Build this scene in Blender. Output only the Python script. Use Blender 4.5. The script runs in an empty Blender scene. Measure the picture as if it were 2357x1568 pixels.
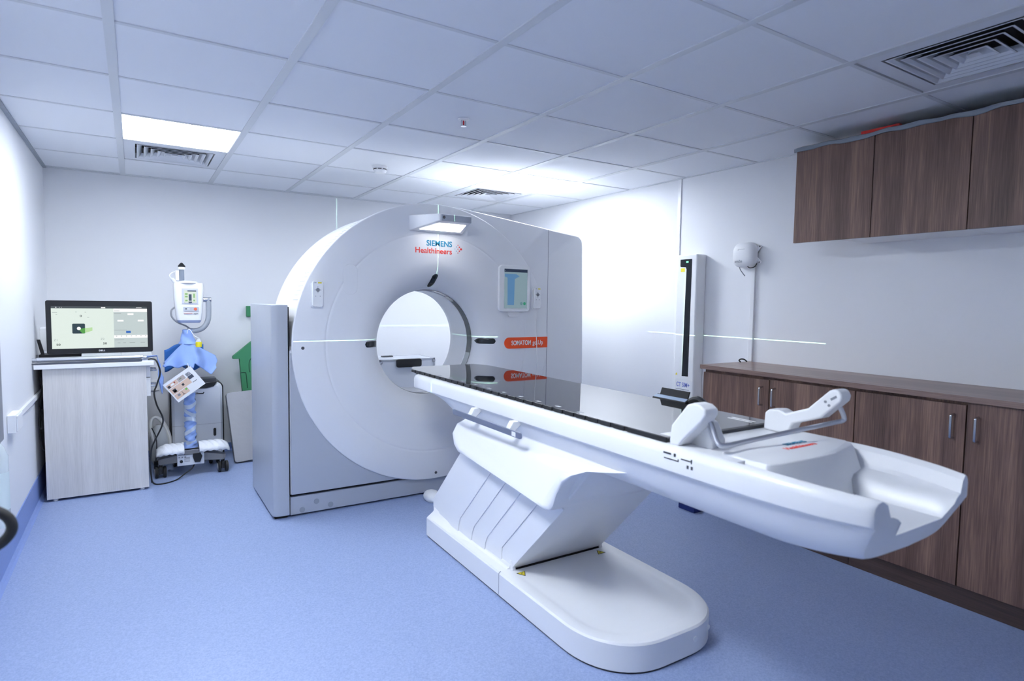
import bpy, bmesh, math, random
from mathutils import Vector, Matrix
random.seed(7)
PI = math.pi
scn = bpy.context.scene
COL = scn.collection

# ------------------------------------------------------------------ camera
CAM_POS = Vector((0.0523, -1.9108, 1.3078))
YAW, PITCH, ROLL = math.radians(32.35), math.radians(-3.71), math.radians(0.80)
FPX = 1372.5
fw = Vector((math.sin(YAW)*math.cos(PITCH), math.cos(YAW)*math.cos(PITCH), math.sin(PITCH)))
rt0 = Vector((math.cos(YAW), -math.sin(YAW), 0.0))
up0 = rt0.cross(fw)
rt = rt0*math.cos(ROLL) + up0*math.sin(ROLL)
up = -rt0*math.sin(ROLL) + up0*math.cos(ROLL)
cam_data = bpy.data.cameras.new('camera')
cam_data.sensor_width = 36.0
cam_data.lens = FPX/2357.0*36.0
cam_data.clip_start = 0.05
cam_data.dof.use_dof = True
cam_data.dof.focus_distance = 3.9
cam_data.dof.aperture_fstop = 2.8
cam = bpy.data.objects.new('camera', cam_data)
COL.objects.link(cam)
M = Matrix.Identity(4)
for i in range(3):
    M[i][0], M[i][1], M[i][2], M[i][3] = rt[i], up[i], -fw[i], CAM_POS[i]
cam.matrix_world = M
scn.camera = cam

# ------------------------------------------------------------------ view, world
scn.view_settings.view_transform = 'Standard'
scn.view_settings.look = 'None'
scn.view_settings.gamma = 1.0
scn.view_settings.exposure = 0.85
try:
    scn.view_settings.use_curve_mapping = False
except Exception:
    pass
scn.cycles.use_denoising = True
scn.cycles.max_bounces = 10
scn.cycles.diffuse_bounces = 6
scn.cycles.sample_clamp_indirect = 6.0
world = bpy.data.worlds.new('world')
scn.world = world
world.use_nodes = True
world.node_tree.nodes['Background'].inputs[0].default_value = (0.75, 0.83, 1.0, 1)
world.node_tree.nodes['Background'].inputs[1].default_value = 0.05

PANEL_LEFT_E, PANEL_RIGHT_E = 15.0, 26.0     # radiance of the two ceiling panels in view
PANEL_FRONT_E = 24.0    # the panel over the front left of the room, just above the frame
PANEL_RGB = (0.86, 0.92, 1.0)

# ------------------------------------------------------------------ materials
def lin(h):
    h = h.lstrip('#')
    r = []
    for i in (0, 2, 4):
        c = int(h[i:i+2], 16)/255.0
        r.append(c/12.92 if c <= 0.04045 else ((c+0.055)/1.055)**2.4)
    return (r[0], r[1], r[2], 1.0)

MATS = {}
def mat(name, col, rough=0.5, metal=0.0, bump=0.0, bscale=300.0, spec=0.5, ior=None, mottle=0.0, mscale=8.0, trans=0.0, alpha=1.0, coat=0.0):
    if name in MATS:
        return MATS[name]
    m = bpy.data.materials.new(name)
    m.use_nodes = True
    nt = m.node_tree
    b = nt.nodes['Principled BSDF']
    c = lin(col) if isinstance(col, str) else tuple(col)+(1.0,)
    b.inputs['Base Color'].default_value = c
    b.inputs['Roughness'].default_value = rough
    b.inputs['Metallic'].default_value = metal
    b.inputs['Specular IOR Level'].default_value = spec
    if ior: b.inputs['IOR'].default_value = ior
    if trans: b.inputs['Transmission Weight'].default_value = trans
    if alpha < 1: b.inputs['Alpha'].default_value = alpha
    if coat: b.inputs['Coat Weight'].default_value = coat
    tc = nt.nodes.new('ShaderNodeTexCoord')
    nz = nt.nodes.new('ShaderNodeTexNoise')
    nt.links.new(tc.outputs['Object'], nz.inputs['Vector'])
    if mottle > 0:
        nz.inputs['Scale'].default_value = mscale
        nz.inputs['Detail'].default_value = 5
        mx = nt.nodes.new('ShaderNodeMix'); mx.data_type = 'RGBA'
        mx.inputs['A'].default_value = tuple(v*(1-mottle) for v in c[:3])+(1,)
        mx.inputs['B'].default_value = tuple(min(1, v*(1+mottle)) for v in c[:3])+(1,)
        nt.links.new(nz.outputs['Fac'], mx.inputs['Factor'])
        nt.links.new(mx.outputs['Result'], b.inputs['Base Color'])
    if bump > 0:
        nb = nt.nodes.new('ShaderNodeTexNoise')
        nb.inputs['Scale'].default_value = bscale
        nb.inputs['Detail'].default_value = 3
        nt.links.new(tc.outputs['Object'], nb.inputs['Vector'])
        bp = nt.nodes.new('ShaderNodeBump')
        bp.inputs['Strength'].default_value = bump
        bp.inputs['Distance'].default_value = 0.002
        nt.links.new(nb.outputs['Fac'], bp.inputs['Height'])
        nt.links.new(bp.outputs['Normal'], b.inputs['Normal'])
    elif mottle == 0:
        # faint roughness variation so no surface is perfectly even
        nz.inputs['Scale'].default_value = 14
        mr = nt.nodes.new('ShaderNodeMapRange')
        mr.inputs['To Min'].default_value = max(0.0, rough*0.9)
        mr.inputs['To Max'].default_value = min(1.0, rough*1.1)
        nt.links.new(nz.outputs['Fac'], mr.inputs['Value'])
        nt.links.new(mr.outputs['Result'], b.inputs['Roughness'])
    MATS[name] = m
    return m

def emis(name, col, strength, base='#000000'):
    m = bpy.data.materials.new(name); m.use_nodes = True
    b = m.node_tree.nodes['Principled BSDF']
    b.inputs['Base Color'].default_value = lin(base)
    b.inputs['Emission Color'].default_value = lin(col) if isinstance(col, str) else tuple(col)+(1,)
    b.inputs['Emission Strength'].default_value = strength
    b.inputs['Roughness'].default_value = 0.25
    MATS[name] = m
    return m

def wood(name, dark, mid, light, grain='z', rough=0.42, fine=70.0):
    m = bpy.data.materials.new(name); m.use_nodes = True
    nt = m.node_tree; b = nt.nodes['Principled BSDF']
    tc = nt.nodes.new('ShaderNodeTexCoord')
    oi = nt.nodes.new('ShaderNodeObjectInfo')
    ad = nt.nodes.new('ShaderNodeVectorMath'); ad.operation = 'ADD'
    sc = nt.nodes.new('ShaderNodeVectorMath'); sc.operation = 'SCALE'
    sc.inputs['Scale'].default_value = 9.0
    cb = nt.nodes.new('ShaderNodeCombineXYZ')
    for k in range(3): nt.links.new(oi.outputs['Random'], cb.inputs[k])
    nt.links.new(cb.outputs[0], sc.inputs[0])
    nt.links.new(tc.outputs['Object'], ad.inputs[0]); nt.links.new(sc.outputs[0], ad.inputs[1])
    mp = nt.nodes.new('ShaderNodeMapping')
    s = {'x': (0.03, 1, 1), 'y': (1, 0.03, 1), 'z': (1, 1, 0.03)}[grain]
    mp.inputs['Scale'].default_value = s
    nt.links.new(ad.outputs[0], mp.inputs['Vector'])
    n1 = nt.nodes.new('ShaderNodeTexNoise'); n1.inputs['Scale'].default_value = 14; n1.inputs['Detail'].default_value = 6; n1.inputs['Distortion'].default_value = 0.6
    n2 = nt.nodes.new('ShaderNodeTexNoise'); n2.inputs['Scale'].default_value = fine*3; n2.inputs['Detail'].default_value = 4
    nt.links.new(mp.outputs[0], n1.inputs['Vector']); nt.links.new(mp.outputs[0], n2.inputs['Vector'])
    mx = nt.nodes.new('ShaderNodeMath'); mx.operation = 'MULTIPLY_ADD'
    nt.links.new(n2.outputs['Fac'], mx.inputs[0]); mx.inputs[1].default_value = 0.45
    sb = nt.nodes.new('ShaderNodeMath'); sb.operation = 'MULTIPLY'; sb.inputs[1].default_value = 0.62
    nt.links.new(n1.outputs['Fac'], sb.inputs[0]); nt.links.new(sb.outputs[0], mx.inputs[2])
    cr = nt.nodes.new('ShaderNodeValToRGB')
    e = cr.color_ramp.elements
    e[0].position = 0.34; e[0].color = lin(dark)
    e[1].position = 0.72; e[1].color = lin(light)
    k = e.new(0.53); k.color = lin(mid)
    nt.links.new(mx.outputs[0], cr.inputs['Fac'])
    nt.links.new(cr.outputs['Color'], b.inputs['Base Color'])
    b.inputs['Roughness'].default_value = rough
    bp = nt.nodes.new('ShaderNodeBump'); bp.inputs['Strength'].default_value = 0.12; bp.inputs['Distance'].default_value = 0.001
    nt.links.new(mx.outputs[0], bp.inputs['Height']); nt.links.new(bp.outputs['Normal'], b.inputs['Normal'])
    MATS[name] = m
    return m

def floor_mat():
    m = bpy.data.materials.new('blue_vinyl'); m.use_nodes = True
    nt = m.node_tree; b = nt.nodes['Principled BSDF']
    tc = nt.nodes.new('ShaderNodeTexCoord')
    n1 = nt.nodes.new('ShaderNodeTexNoise'); n1.inputs['Scale'].default_value = 420; n1.inputs['Detail'].default_value = 3
    n2 = nt.nodes.new('ShaderNodeTexNoise'); n2.inputs['Scale'].default_value = 130; n2.inputs['Detail'].default_value = 4
    v = nt.nodes.new('ShaderNodeTexVoronoi'); v.inputs['Scale'].default_value = 260
    for n in (n1, n2, v): nt.links.new(tc.outputs['Object'], n.inputs['Vector'])
    cr = nt.nodes.new('ShaderNodeValToRGB')
    e = cr.color_ramp.elements
    e[0].position = 0.36; e[0].color = lin('#8294bd')
    e[1].position = 0.64; e[1].color = lin('#9fafd2')
    a = nt.nodes.new('ShaderNodeMath'); a.operation = 'ADD'
    h = nt.nodes.new('ShaderNodeMath'); h.operation = 'MULTIPLY'; h.inputs[1].default_value = 0.5
    nt.links.new(n1.outputs['Fac'], a.inputs[0]); nt.links.new(n2.outputs['Fac'], a.inputs[1])
    nt.links.new(a.outputs[0], h.inputs[0]); nt.links.new(h.outputs[0], cr.inputs['Fac'])
    nt.links.new(cr.outputs['Color'], b.inputs['Base Color'])
    b.inputs['Roughness'].default_value = 0.42
    bp = nt.nodes.new('ShaderNodeBump'); bp.inputs['Strength'].default_value = 0.12; bp.inputs['Distance'].default_value = 0.001
    nt.links.new(v.outputs['Distance'], bp.inputs['Height']); nt.links.new(bp.outputs['Normal'], b.inputs['Normal'])
    MATS['floor'] = m
    return m

WHITE = mat('white_enamel', '#e9eaec', 0.32)
WHITE2 = mat('white_plastic', '#eeeff0', 0.38)
GANTRY = mat('gantry_shell', '#e6e7ea', 0.35)
SEAM = mat('seam_grey', '#9a9ca6', 0.6)
SEAMLT = mat('seam_light', '#c9cbd3', 0.5)
GREYPL = mat('silver_grey_lacquer', '#b4b9c2', 0.38, metal=0.25)
GREYD = mat('dark_grey_plastic', '#4a4c52', 0.45)
GREYM = mat('mid_grey_plastic', '#85888f', 0.45)
BLACK = mat('black_plastic', '#16171a', 0.4)
RUBBER = mat('black_rubber', '#1b1c1e', 0.65)
GLASSD = mat('dark_window', '#1d2126', 0.08)
BOREWIN = mat('smoked_window', '#5c6062', 0.12)
CARBON = mat('black_gloss_laminate', '#17191d', 0.03, ior=2.4)
CARBEDGE = mat('carbon_edge', '#33353b', 0.4)
CHROME = mat('brushed_steel', '#c4c7cc', 0.22, metal=1.0)
ALU = mat('aluminium', '#c9ccd2', 0.32, metal=0.9, bump=0.05, bscale=400)
WALL = mat('painted_wall', '#e6e7ea', 0.55, bump=0.05, bscale=250)
TILE = mat('ceiling_tile', '#e8eaee', 0.85, bump=0.35, bscale=700)
TBAR = mat('ceiling_bar', '#d0d3d6', 0.45)
TRIMG = mat('grey_sealant', '#9ca2aa', 0.6, mottle=0.2, mscale=30)
BLUEV = mat('blue_coving', '#7f95cc', 0.45, mottle=0.12, mscale=90)
FLOOR = floor_mat()
WOODD = wood('walnut_laminate', '#4a3731', '#70554b', '#967766', 'z', rough=0.48)
WOODT = wood('walnut_top', '#604b44', '#7d665d', '#957f75', 'y', rough=0.32)
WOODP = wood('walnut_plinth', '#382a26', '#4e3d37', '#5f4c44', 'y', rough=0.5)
ASH = wood('pale_ash_laminate', '#c4c1be', '#d3d0cd', '#dfdcd9', 'z', rough=0.5, fine=110)
ORANGE = mat('orange_badge', '#f0501e', 0.4)
TEAL = mat('teal_print', '#1f87ad', 0.5)
RED = mat('red_print', '#ee4237', 0.5)
TXTW = mat('white_print', '#f4f4f4', 0.5)
TXTD = mat('dark_print', '#33363c', 0.5)
TXTG = mat('grey_print', '#8b8f96', 0.5)
YELLOW = mat('yellow_label', '#e8d92a', 0.5)
GREEN = mat('green_foam', '#3f8a5f', 0.75, bump=0.3, bscale=200, mottle=0.08)
GREENDK = mat('green_foam_groove', '#123d28', 0.8)
BOARDG = mat('grey_vinyl', '#a6a7ab', 0.55, bump=0.5, bscale=25, mottle=0.06, mscale=12)
DRAPE = mat('light_blue_drape', '#93b0ea', 0.75, bump=0.25, bscale=40, mottle=0.08, mscale=20)
DRAPED = mat('blue_drape_inside', '#2f6bb5', 0.75)
BUBBLE = mat('bubble_wrap', '#e8ebf0', 0.18, bump=1.0, bscale=160, spec=0.8)
PAPER = mat('paper', '#eef0f2', 0.6)
PEACH = mat('peach_print', '#e0c3ae', 0.6)
CLEAR = mat('clear_plastic', '#eef2f5', 0.1, alpha=0.45)
GREYFILM = mat('grey_film', '#757d88', 0.3, bump=0.4, bscale=30)
SCREENW = emis('screen_light', '#e6f2ea', 0.527)

# ------------------------------------------------------------------ mesh builder
AX = {'x': (1, 2, 0), 'y': (0, 2, 1), 'z': (0, 1, 2)}
class B:
    def __init__(self): self.bm = bmesh.new()
    def face(self, vs):
        try: return self.bm.faces.new(vs)
        except ValueError: return None
    def V(self, p): return self.bm.verts.new(p)
    def box(self, x0, x1, y0, y1, z0, z1):
        v = [self.V(p) for p in ((x0,y0,z0),(x1,y0,z0),(x1,y1,z0),(x0,y1,z0),(x0,y0,z1),(x1,y0,z1),(x1,y1,z1),(x0,y1,z1))]
        for f in ((0,3,2,1),(4,5,6,7),(0,1,5,4),(1,2,6,5),(2,3,7,6),(3,0,4,7)): self.face([v[i] for i in f])
        return self
    def prism(self, pts, axis, t0, t1):
        a, b, c = AX[axis]
        def mk(p, t):
            q = [0, 0, 0]; q[a] = p[0]; q[b] = p[1]; q[c] = t
            return self.V(q)
        r0 = [mk(p, t0) for p in pts]; r1 = [mk(p, t1) for p in pts]
        n = len(pts)
        self.face(r0); self.face(r1[::-1])
        for i in range(n): self.face([r0[i], r0[(i+1) % n], r1[(i+1) % n], r1[i]])
        return self
    def rings(self, rings, closed=True, cap=True):
        R = [[self.V(p) for p in r] for r in rings]
        n = len(R[0])
        for i in range(len(R)-1):
            for j in range(n if closed else n-1):
                k = (j+1) % n
                self.face([R[i][j], R[i][k], R[i+1][k], R[i+1][j]])
        if cap:
            self.face(R[0][::-1]); self.face(R[-1])
        return self
    def tube(self, path, r, n=10, closed=False):
        P = [Vector(p) for p in path]
        m = len(P)
        rad = r if isinstance(r, (list, tuple)) else [r]*m
        T = []
        for i in range(m):
            if closed: d = P[(i+1) % m]-P[i-1]
            else: d = P[min(i+1, m-1)]-P[max(i-1, 0)]
            T.append(d.normalized())
        ref = Vector((0,0,1)) if abs(T[0].z) < 0.9 else Vector((1,0,0))
        nrm = (ref - T[0]*ref.dot(T[0])).normalized()
        rings = []
        for i in range(m):
            nrm = (nrm - T[i]*nrm.dot(T[i])).normalized()
            bn = T[i].cross(nrm)
            rings.append([P[i] + (nrm*math.cos(2*PI*k/n) + bn*math.sin(2*PI*k/n))*rad[i] for k in range(n)])
        if closed:
            self.rings(rings+[rings[0]], cap=False)
            bmesh.ops.remove_doubles(self.bm, verts=self.bm.verts, dist=1e-6)
        else: self.rings(rings)
        return self
    def lathe(self, prof, c, axis='z', n=32, cap=True):
        a, b, k = AX[axis]
        rings = []
        for r, h in prof:
            ring = []
            for i in range(n):
                q = [0, 0, 0]
                q[a] = c[a] + r*math.cos(2*PI*i/n); q[b] = c[b] + r*math.sin(2*PI*i/n); q[k] = c[k]+h
                ring.append(q)
            rings.append(ring)
        self.rings(rings, cap=cap)
        return self
    def cyl(self, c, r, h, axis='z', n=24): return self.lathe([(r, 0), (r, h)], c, axis, n)
    def ell(self, c, rx, ry, rz, n=20, m=12):
        rings = []
        for j in range(1, m):
            t = PI*j/m
            rings.append([(c[0]+rx*math.sin(t)*math.cos(2*PI*i/n), c[1]+ry*math.sin(t)*math.sin(2*PI*i/n), c[2]-rz*math.cos(t)) for i in range(n)])
        self.rings(rings)
        return self
    def grid(self, fn, nu, nv):
        R = [[self.V(fn(u/nu, v/nv)) for u in range(nu+1)] for v in range(nv+1)]
        for v in range(nv):
            for u in range(nu): self.face([R[v][u], R[v][u+1], R[v+1][u+1], R[v+1][u]])
        return self
    def xf(self, mtx):
        bmesh.ops.transform(self.bm, matrix=mtx, verts=self.bm.verts); return self

WL = {}
def setp(o, label=None, cat=None, group=None, kind=None):
    if label: o['label'] = label
    if cat: o['category'] = cat
    if group: o['group'] = group
    if kind: o['kind'] = kind
    return o

def thing(name, loc, label, cat, group=None):
    o = bpy.data.objects.new(name, None)
    o.empty_display_size = 0.05
    COL.objects.link(o)
    o.location = loc
    WL[o.name] = Vector(loc)
    return setp(o, label, cat, group)

def obj(name, b, m, parent=None, bevel=0.0, seg=2, smooth=35, sub=0, solid=0.0, label=None):
    bm = b.bm
    off = WL[parent.name] if parent else Vector((0, 0, 0))
    if parent is None:
        # origin at the base centre of the shape
        vs = [v.co for v in bm.verts]
        lo = Vector([min(v[i] for v in vs) for i in range(3)]); hi = Vector([max(v[i] for v in vs) for i in range(3)])
        off = Vector(((lo.x+hi.x)/2, (lo.y+hi.y)/2, lo.z))
    bmesh.ops.translate(bm, vec=-off, verts=bm.verts)
    bmesh.ops.recalc_face_normals(bm, faces=bm.faces)
    me = bpy.data.meshes.new(name)
    bm.to_mesh(me); bm.free()
    o = bpy.data.objects.new(name, me)
    COL.objects.link(o)
    me.materials.append(m)
    if parent:
        o.parent = parent; WL[o.name] = off.copy()
    else:
        o.location = off; WL[o.name] = off.copy()
    if smooth:
        for p in me.polygons: p.use_smooth = True
        me.set_sharp_from_angle(angle=math.radians(smooth))
    if solid:
        md = o.modifiers.new('solid', 'SOLIDIFY'); md.thickness = solid; md.offset = 0
    if bevel:
        md = o.modifiers.new('bevel', 'BEVEL'); md.width = bevel; md.segments = seg; md.limit_method = 'ANGLE'; md.angle_limit = math.radians(32)
        md.harden_normals = True
    if sub:
        md = o.modifiers.new('sub', 'SUBSURF'); md.levels = sub; md.render_levels = sub
    if label: o['label'] = label
    return o

def struct(name, b, m, parent=None, bevel=0.0, smooth=0):
    o = obj(name, b, m, parent, bevel=bevel, smooth=smooth)
    if parent is None: o['kind'] = 'structure'
    return o

def rr(x0, x1, y0, y1, r, n=6):
    pts = []
    for cx, cy, a0 in ((x1-r, y0+r, -PI/2), (x1-r, y1-r, 0), (x0+r, y1-r, PI/2), (x0+r, y0+r, PI)):
        for i in range(n+1):
            a = a0+PI/2*i/n
            pts.append((cx+r*math.cos(a), cy+r*math.sin(a)))
    return pts

def text(name, s, size, m, parent, org, xd, ud, align='LEFT', bold=0.0, ext=0.0006, sx=1.0, spacing=1.0, fit=None):
    cu = bpy.data.curves.new(name, 'FONT')
    cu.body = s; cu.size = size; cu.align_x = align; cu.extrude = ext; cu.offset = bold; cu.space_character = spacing
    t = bpy.data.objects.new('tmp_text', cu)
    COL.objects.link(t)
    dg = bpy.context.evaluated_depsgraph_get()
    me = bpy.data.meshes.new_from_object(t.evaluated_get(dg))
    bpy.data.objects.remove(t); bpy.data.curves.remove(cu)
    if fit:
        vx = [v.co.x for v in me.vertices]; sx = fit/(max(vx)-min(vx))
    X = Vector(xd).normalized(); U = Vector(ud).normalized(); N = X.cross(U)
    mt = Matrix.Identity(4)
    for i in range(3): mt[i][0], mt[i][1], mt[i][2], mt[i][3] = X[i]*sx, U[i], N[i], org[i]
    me.transform(mt)
    off = WL[parent.name]
    me.transform(Matrix.Translation(-off))
    me.name = name
    me.materials.clear(); me.materials.append(m)
    o = bpy.data.objects.new(name, me); COL.objects.link(o); o.parent = parent; WL[o.name] = off.copy()
    return o

def bez(p, n=24):
    """smooth curve through points (Catmull-Rom)"""
    P = [Vector(q) for q in p]
    P = [P[0]*2-P[1]] + P + [P[-1]*2-P[-2]]
    out = []
    for i in range(1, len(P)-2):
        for k in range(n):
            t = k/n
            a, b, c, d = P[i-1], P[i], P[i+1], P[i+2]
            out.append(0.5*((2*b) + (c-a)*t + (2*a-5*b+4*c-d)*t*t + (3*b-a-3*c+d)*t**3))
    out.append(P[-2])
    return out

# ------------------------------------------------------------------ room
XL, XR, YB, YF, ZC = -0.49, 3.53, 3.65, -2.75, 2.248
struct('floor', B().box(XL-0.1, XR+0.1, YF-0.1, YB+0.1, -0.08, 0.0), FLOOR)
struct('wall_back', B().box(XL-0.1, XR+0.1, YB, YB+0.1, 0.0, ZC+0.12), WALL)
struct('wall_left', B().box(XL-0.1, XL, YF, YB, 0.0, ZC+0.12), WALL)
struct('wall_right', B().box(XR, XR+0.1, YF, YB, 0.0, ZC+0.12), WALL)
struct('wall_front', B().box(XL-0.1, XR+0.1, YF-0.1, YF, 0.0, ZC+0.12), WALL)
struct('baseboard_back', B().prism([(YB, 0), (YB-0.028, 0), (YB-0.018, 0.006), (YB-0.006, 0.02), (YB-0.004, 0.068), (YB, 0.07)], 'x', XL+0.03, XR), BLUEV)
struct('baseboard_left', B().prism([(XL, 0), (XL+0.028, 0), (XL+0.018, 0.006), (XL+0.006, 0.02), (XL+0.004, 0.162), (XL, 0.165)], 'y', YF, YB), BLUEV)
struct('baseboard_right', B().prism([(XR, 0), (XR-0.028, 0), (XR-0.006, 0.02), (XR-0.004, 0.068), (XR, 0.07)], 'y', YF, YB), BLUEV)

# ceiling: lay-in tiles on a 600 mm grid (lamps and vents take whole cells)
xs = [XL, 0.0, 0.6, 1.2, 1.8, 2.4, 3.0, XR]
ys = [YF] + [-2.4+0.6*i for i in range(11)] + [YB]
LIGHTC = [(0.0, 1.8), (2.4, 1.8), (0.0, -0.6)]
VENTC = [(0.0, 2.4), (2.4, 2.4), (2.4, -1.2)]
open_c = {(round(a, 1), round(c, 1)) for a, c in LIGHTC+VENTC}
cb = B()
for i in range(len(xs)-1):
    for j in range(len(ys)-1):
        if (round(xs[i], 1), round(ys[j], 1)) in open_c: continue
        dz = random.choice((0.0, 0.0, 0.001, 0.002))
        cb.box(xs[i]+0.004, xs[i+1]-0.004, ys[j]+0.004, ys[j+1]-0.004, ZC-0.004+dz, ZC+0.014)
struct('ceiling', cb, TILE)
struct('ceiling_slab', B().box(XL-0.1, XR+0.1, YF-0.1, YB+0.1, ZC+0.12, ZC+0.2), WALL)
g1, g2 = B(), B()
for x in xs[1:-1]: g1.box(x-0.017, x+0.017, YF, YB, ZC-0.008, ZC+0.012)
for y in ys[1:-1]:
    for i in range(len(xs)-1): g2.box(xs[i]+(0.018 if i else 0), xs[i+1]-(0.018 if i < len(xs)-2 else 0), y-0.009, y+0.009, ZC-0.0065, ZC+0.010)
struct('trim_1', g1, TBAR)
struct('trim_2', g2, TBAR)
g = B(); g.box(XL, XL+0.022, YF, YB, ZC-0.012, ZC+0.002)
struct('trim_3', g, TRIMG)
g = B(); g.box(XL+0.022, XR, YB-0.012, YB, ZC-0.009, ZC+0.002); g.box(XR-0.012, XR, YF, YB-0.012, ZC-0.009, ZC+0.002)
struct('trim_4', g, TBAR)
struct('trim_5', B().box(XR-0.008, XR, 1.236, 1.266, 0.07, ZC-0.009), WHITE, bevel=0.002)

# ------------------------------------------------------------------ ceiling lamps
def panel_lamp(x0, y0, e, label):
    t = thing('ceiling_light', (x0+0.3, y0+0.3, ZC), label, 'ceiling light', 'square ceiling light panels')
    f = B()
    f.box(x0+0.004, x0+0.596, y0+0.004, y0+0.02, ZC-0.006, ZC+0.02); f.box(x0+0.004, x0+0.596, y0+0.58, y0+0.596, ZC-0.006, ZC+0.02)
    f.box(x0+0.004, x0+0.02, y0+0.02, y0+0.58, ZC-0.006, ZC+0.02); f.box(x0+0.58, x0+0.596, y0+0.02, y0+0.58, ZC-0.006, ZC+0.02)
    obj('frame', f, TBAR, t)
    m = emis('panel_glow', PANEL_RGB, e, '#ffffff')
    obj('diffuser', B().box(x0+0.02, x0+0.58, y0+0.02, y0+0.58, ZC+0.004, ZC+0.012), m, t, smooth=0)
panel_lamp(0.0, 1.8, PANEL_LEFT_E, 'bright square light panel in the ceiling above the desk, beside an air vent')
panel_lamp(2.4, 1.8, PANEL_RIGHT_E, 'glowing square light panel in the ceiling above the right end of the scanner')
panel_lamp(0.0, -0.6, PANEL_FRONT_E, 'square light panel in the ceiling over the front left of the room')

# ------------------------------------------------------------------ ceiling vents (nested square louvres)
VENTM = mat('vent_white', '#d5d8de', 0.5)
def vent(x0, y0, label):
    t = thing('ceiling_vent', (x0+0.3, y0+0.3, ZC), label, 'air vent', 'square ceiling vents')
    cx, cy = x0+0.3, y0+0.3
    def sq(h, z): return [(cx-h, cy-h, z), (cx+h, cy-h, z), (cx+h, cy+h, z), (cx-h, cy+h, z)]
    b = B(); b.rings([sq(0.281, ZC+0.01), sq(0.281, ZC-0.004), sq(0.222, ZC-0.004), sq(0.228, ZC+0.03)], cap=False)
    obj('frame', b, VENTM, t, smooth=0, solid=0.002)
    b = B(); b.box(cx-0.26, cx+0.26, cy-0.26, cy+0.26, ZC+0.075, ZC+0.08)
    obj('duct', b, mat('duct_and_blade_shade', '#2a2d33', 0.8), t, smooth=0)
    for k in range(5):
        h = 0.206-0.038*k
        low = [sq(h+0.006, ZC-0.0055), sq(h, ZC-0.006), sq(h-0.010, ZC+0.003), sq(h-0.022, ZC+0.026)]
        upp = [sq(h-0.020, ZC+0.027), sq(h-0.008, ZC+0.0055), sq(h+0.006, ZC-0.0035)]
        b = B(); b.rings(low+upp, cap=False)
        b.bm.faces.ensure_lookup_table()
        for fi in range(16, len(b.bm.faces)): b.bm.faces[fi].material_index = 1   # blade back coloured dark, painting in the shade between blades
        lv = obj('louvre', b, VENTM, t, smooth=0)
        lv.data.materials.append(MATS['duct_and_blade_shade'])
    b = B(); b.rings([sq(0.020, ZC-0.006), sq(0.008, ZC+0.006)], cap=True)
    obj('centre_plate', b, VENTM, t, smooth=0)
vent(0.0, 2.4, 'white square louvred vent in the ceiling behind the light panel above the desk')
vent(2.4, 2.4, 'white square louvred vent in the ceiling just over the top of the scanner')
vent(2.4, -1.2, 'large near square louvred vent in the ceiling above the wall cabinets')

t = thing('smoke_detector', (1.534, 2.192, ZC-0.004), 'round white smoke detector on the ceiling above the scanner', 'smoke detector')
obj('base', B().lathe([(0.052, 0), (0.052, -0.012), (0.046, -0.016)], (1.534, 2.192, ZC-0.004), 'z', 32), WHITE2, t)
obj('sensor_head', B().lathe([(0.044, -0.014), (0.046, -0.03), (0.036, -0.046), (0.0, -0.05)][:3], (1.534, 2.192, ZC-0.004), 'z', 32), WHITE2, t)
b = B()
for k in range(8):
    a = PI/8+k*PI/4; c = Vector((1.534+0.0448*math.cos(a), 2.192+0.0448*math.sin(a), ZC-0.026))
    q = B(); q.box(-0.012, 0.012, -0.002, 0.003, -0.003, 0.003)
    mt = Matrix.Translation(c) @ Matrix.Rotation(a-PI/2, 4, 'Z')
    b.box(-0.012, 0.012, -0.003, 0.002, -0.003, 0.003)
    bmesh.ops.transform(b.bm, matrix=mt, verts=list(b.bm.verts)[-8:])
obj('sensor_slots', b, BLACK, t, smooth=0)

SX, SY = 1.507, 0.881
t = thing('fire_sprinkler', (SX, SY, ZC-0.004), 'small white sprinkler with a red bulb on the ceiling before the scanner', 'sprinkler')
obj('escutcheon', B().lathe([(0.03, 0), (0.028, -0.005), (0.012, -0.008)], (SX, SY, ZC-0.004), 'z', 24), WHITE2, t)
b = B(); b.box(SX-0.013, SX-0.009, SY-0.004, SY+0.004, ZC-0.04, ZC-0.01); b.box(SX+0.009, SX+0.013, SY-0.004, SY+0.004, ZC-0.04, ZC-0.01); b.lathe([(0.015, 0), (0.015, -0.003)], (SX, SY, ZC-0.039), 'z', 16)
obj('yoke', b, CHROME, t)
obj('glass_bulb', B().lathe([(0.002, 0), (0.0045, -0.006), (0.0045, -0.02), (0.002, -0.026)], (SX, SY, ZC-0.012), 'z', 12), mat('red_glass', '#d5202a', 0.15), t)

# ------------------------------------------------------------------ cabinets on the right
CX = 3.07
def handle_bow(parent, x, y, z0, z1):
    b = B(); b.tube(bez([(x, y, z0), (x-0.024, y, z0+0.004), (x-0.03, y, z0+0.016), (x-0.03, y, z1-0.016), (x-0.024, y, z1-0.004), (x, y, z1)], 6), 0.0058, 8)
    return obj('handle', b, CHROME, parent)
def base_cabinet(y0, y1, ymid, hl, hr, label, ztl, ztr):
    t = thing('base_cabinet', (3.3, (y0+y1)/2, 0), label, 'cabinet', 'walnut base cabinets along the right wall')
    obj('carcass', B().box(CX+0.02, XR-0.004, y0+0.001, y1-0.001, 0.09, 0.905), WOODD, t)
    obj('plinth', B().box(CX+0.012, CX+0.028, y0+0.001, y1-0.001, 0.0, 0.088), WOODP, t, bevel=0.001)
    for a, c, hy, zt in ((ymid, y1, hl, ztl), (y0, ymid, hr, ztr)):
        d = obj('door', B().box(CX, CX+0.018, a+0.0025, c-0.0025, 0.092, zt), WOODD, t, bevel=0.001)
        handle_bow(d, CX, hy, 0.74, 0.845)
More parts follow.
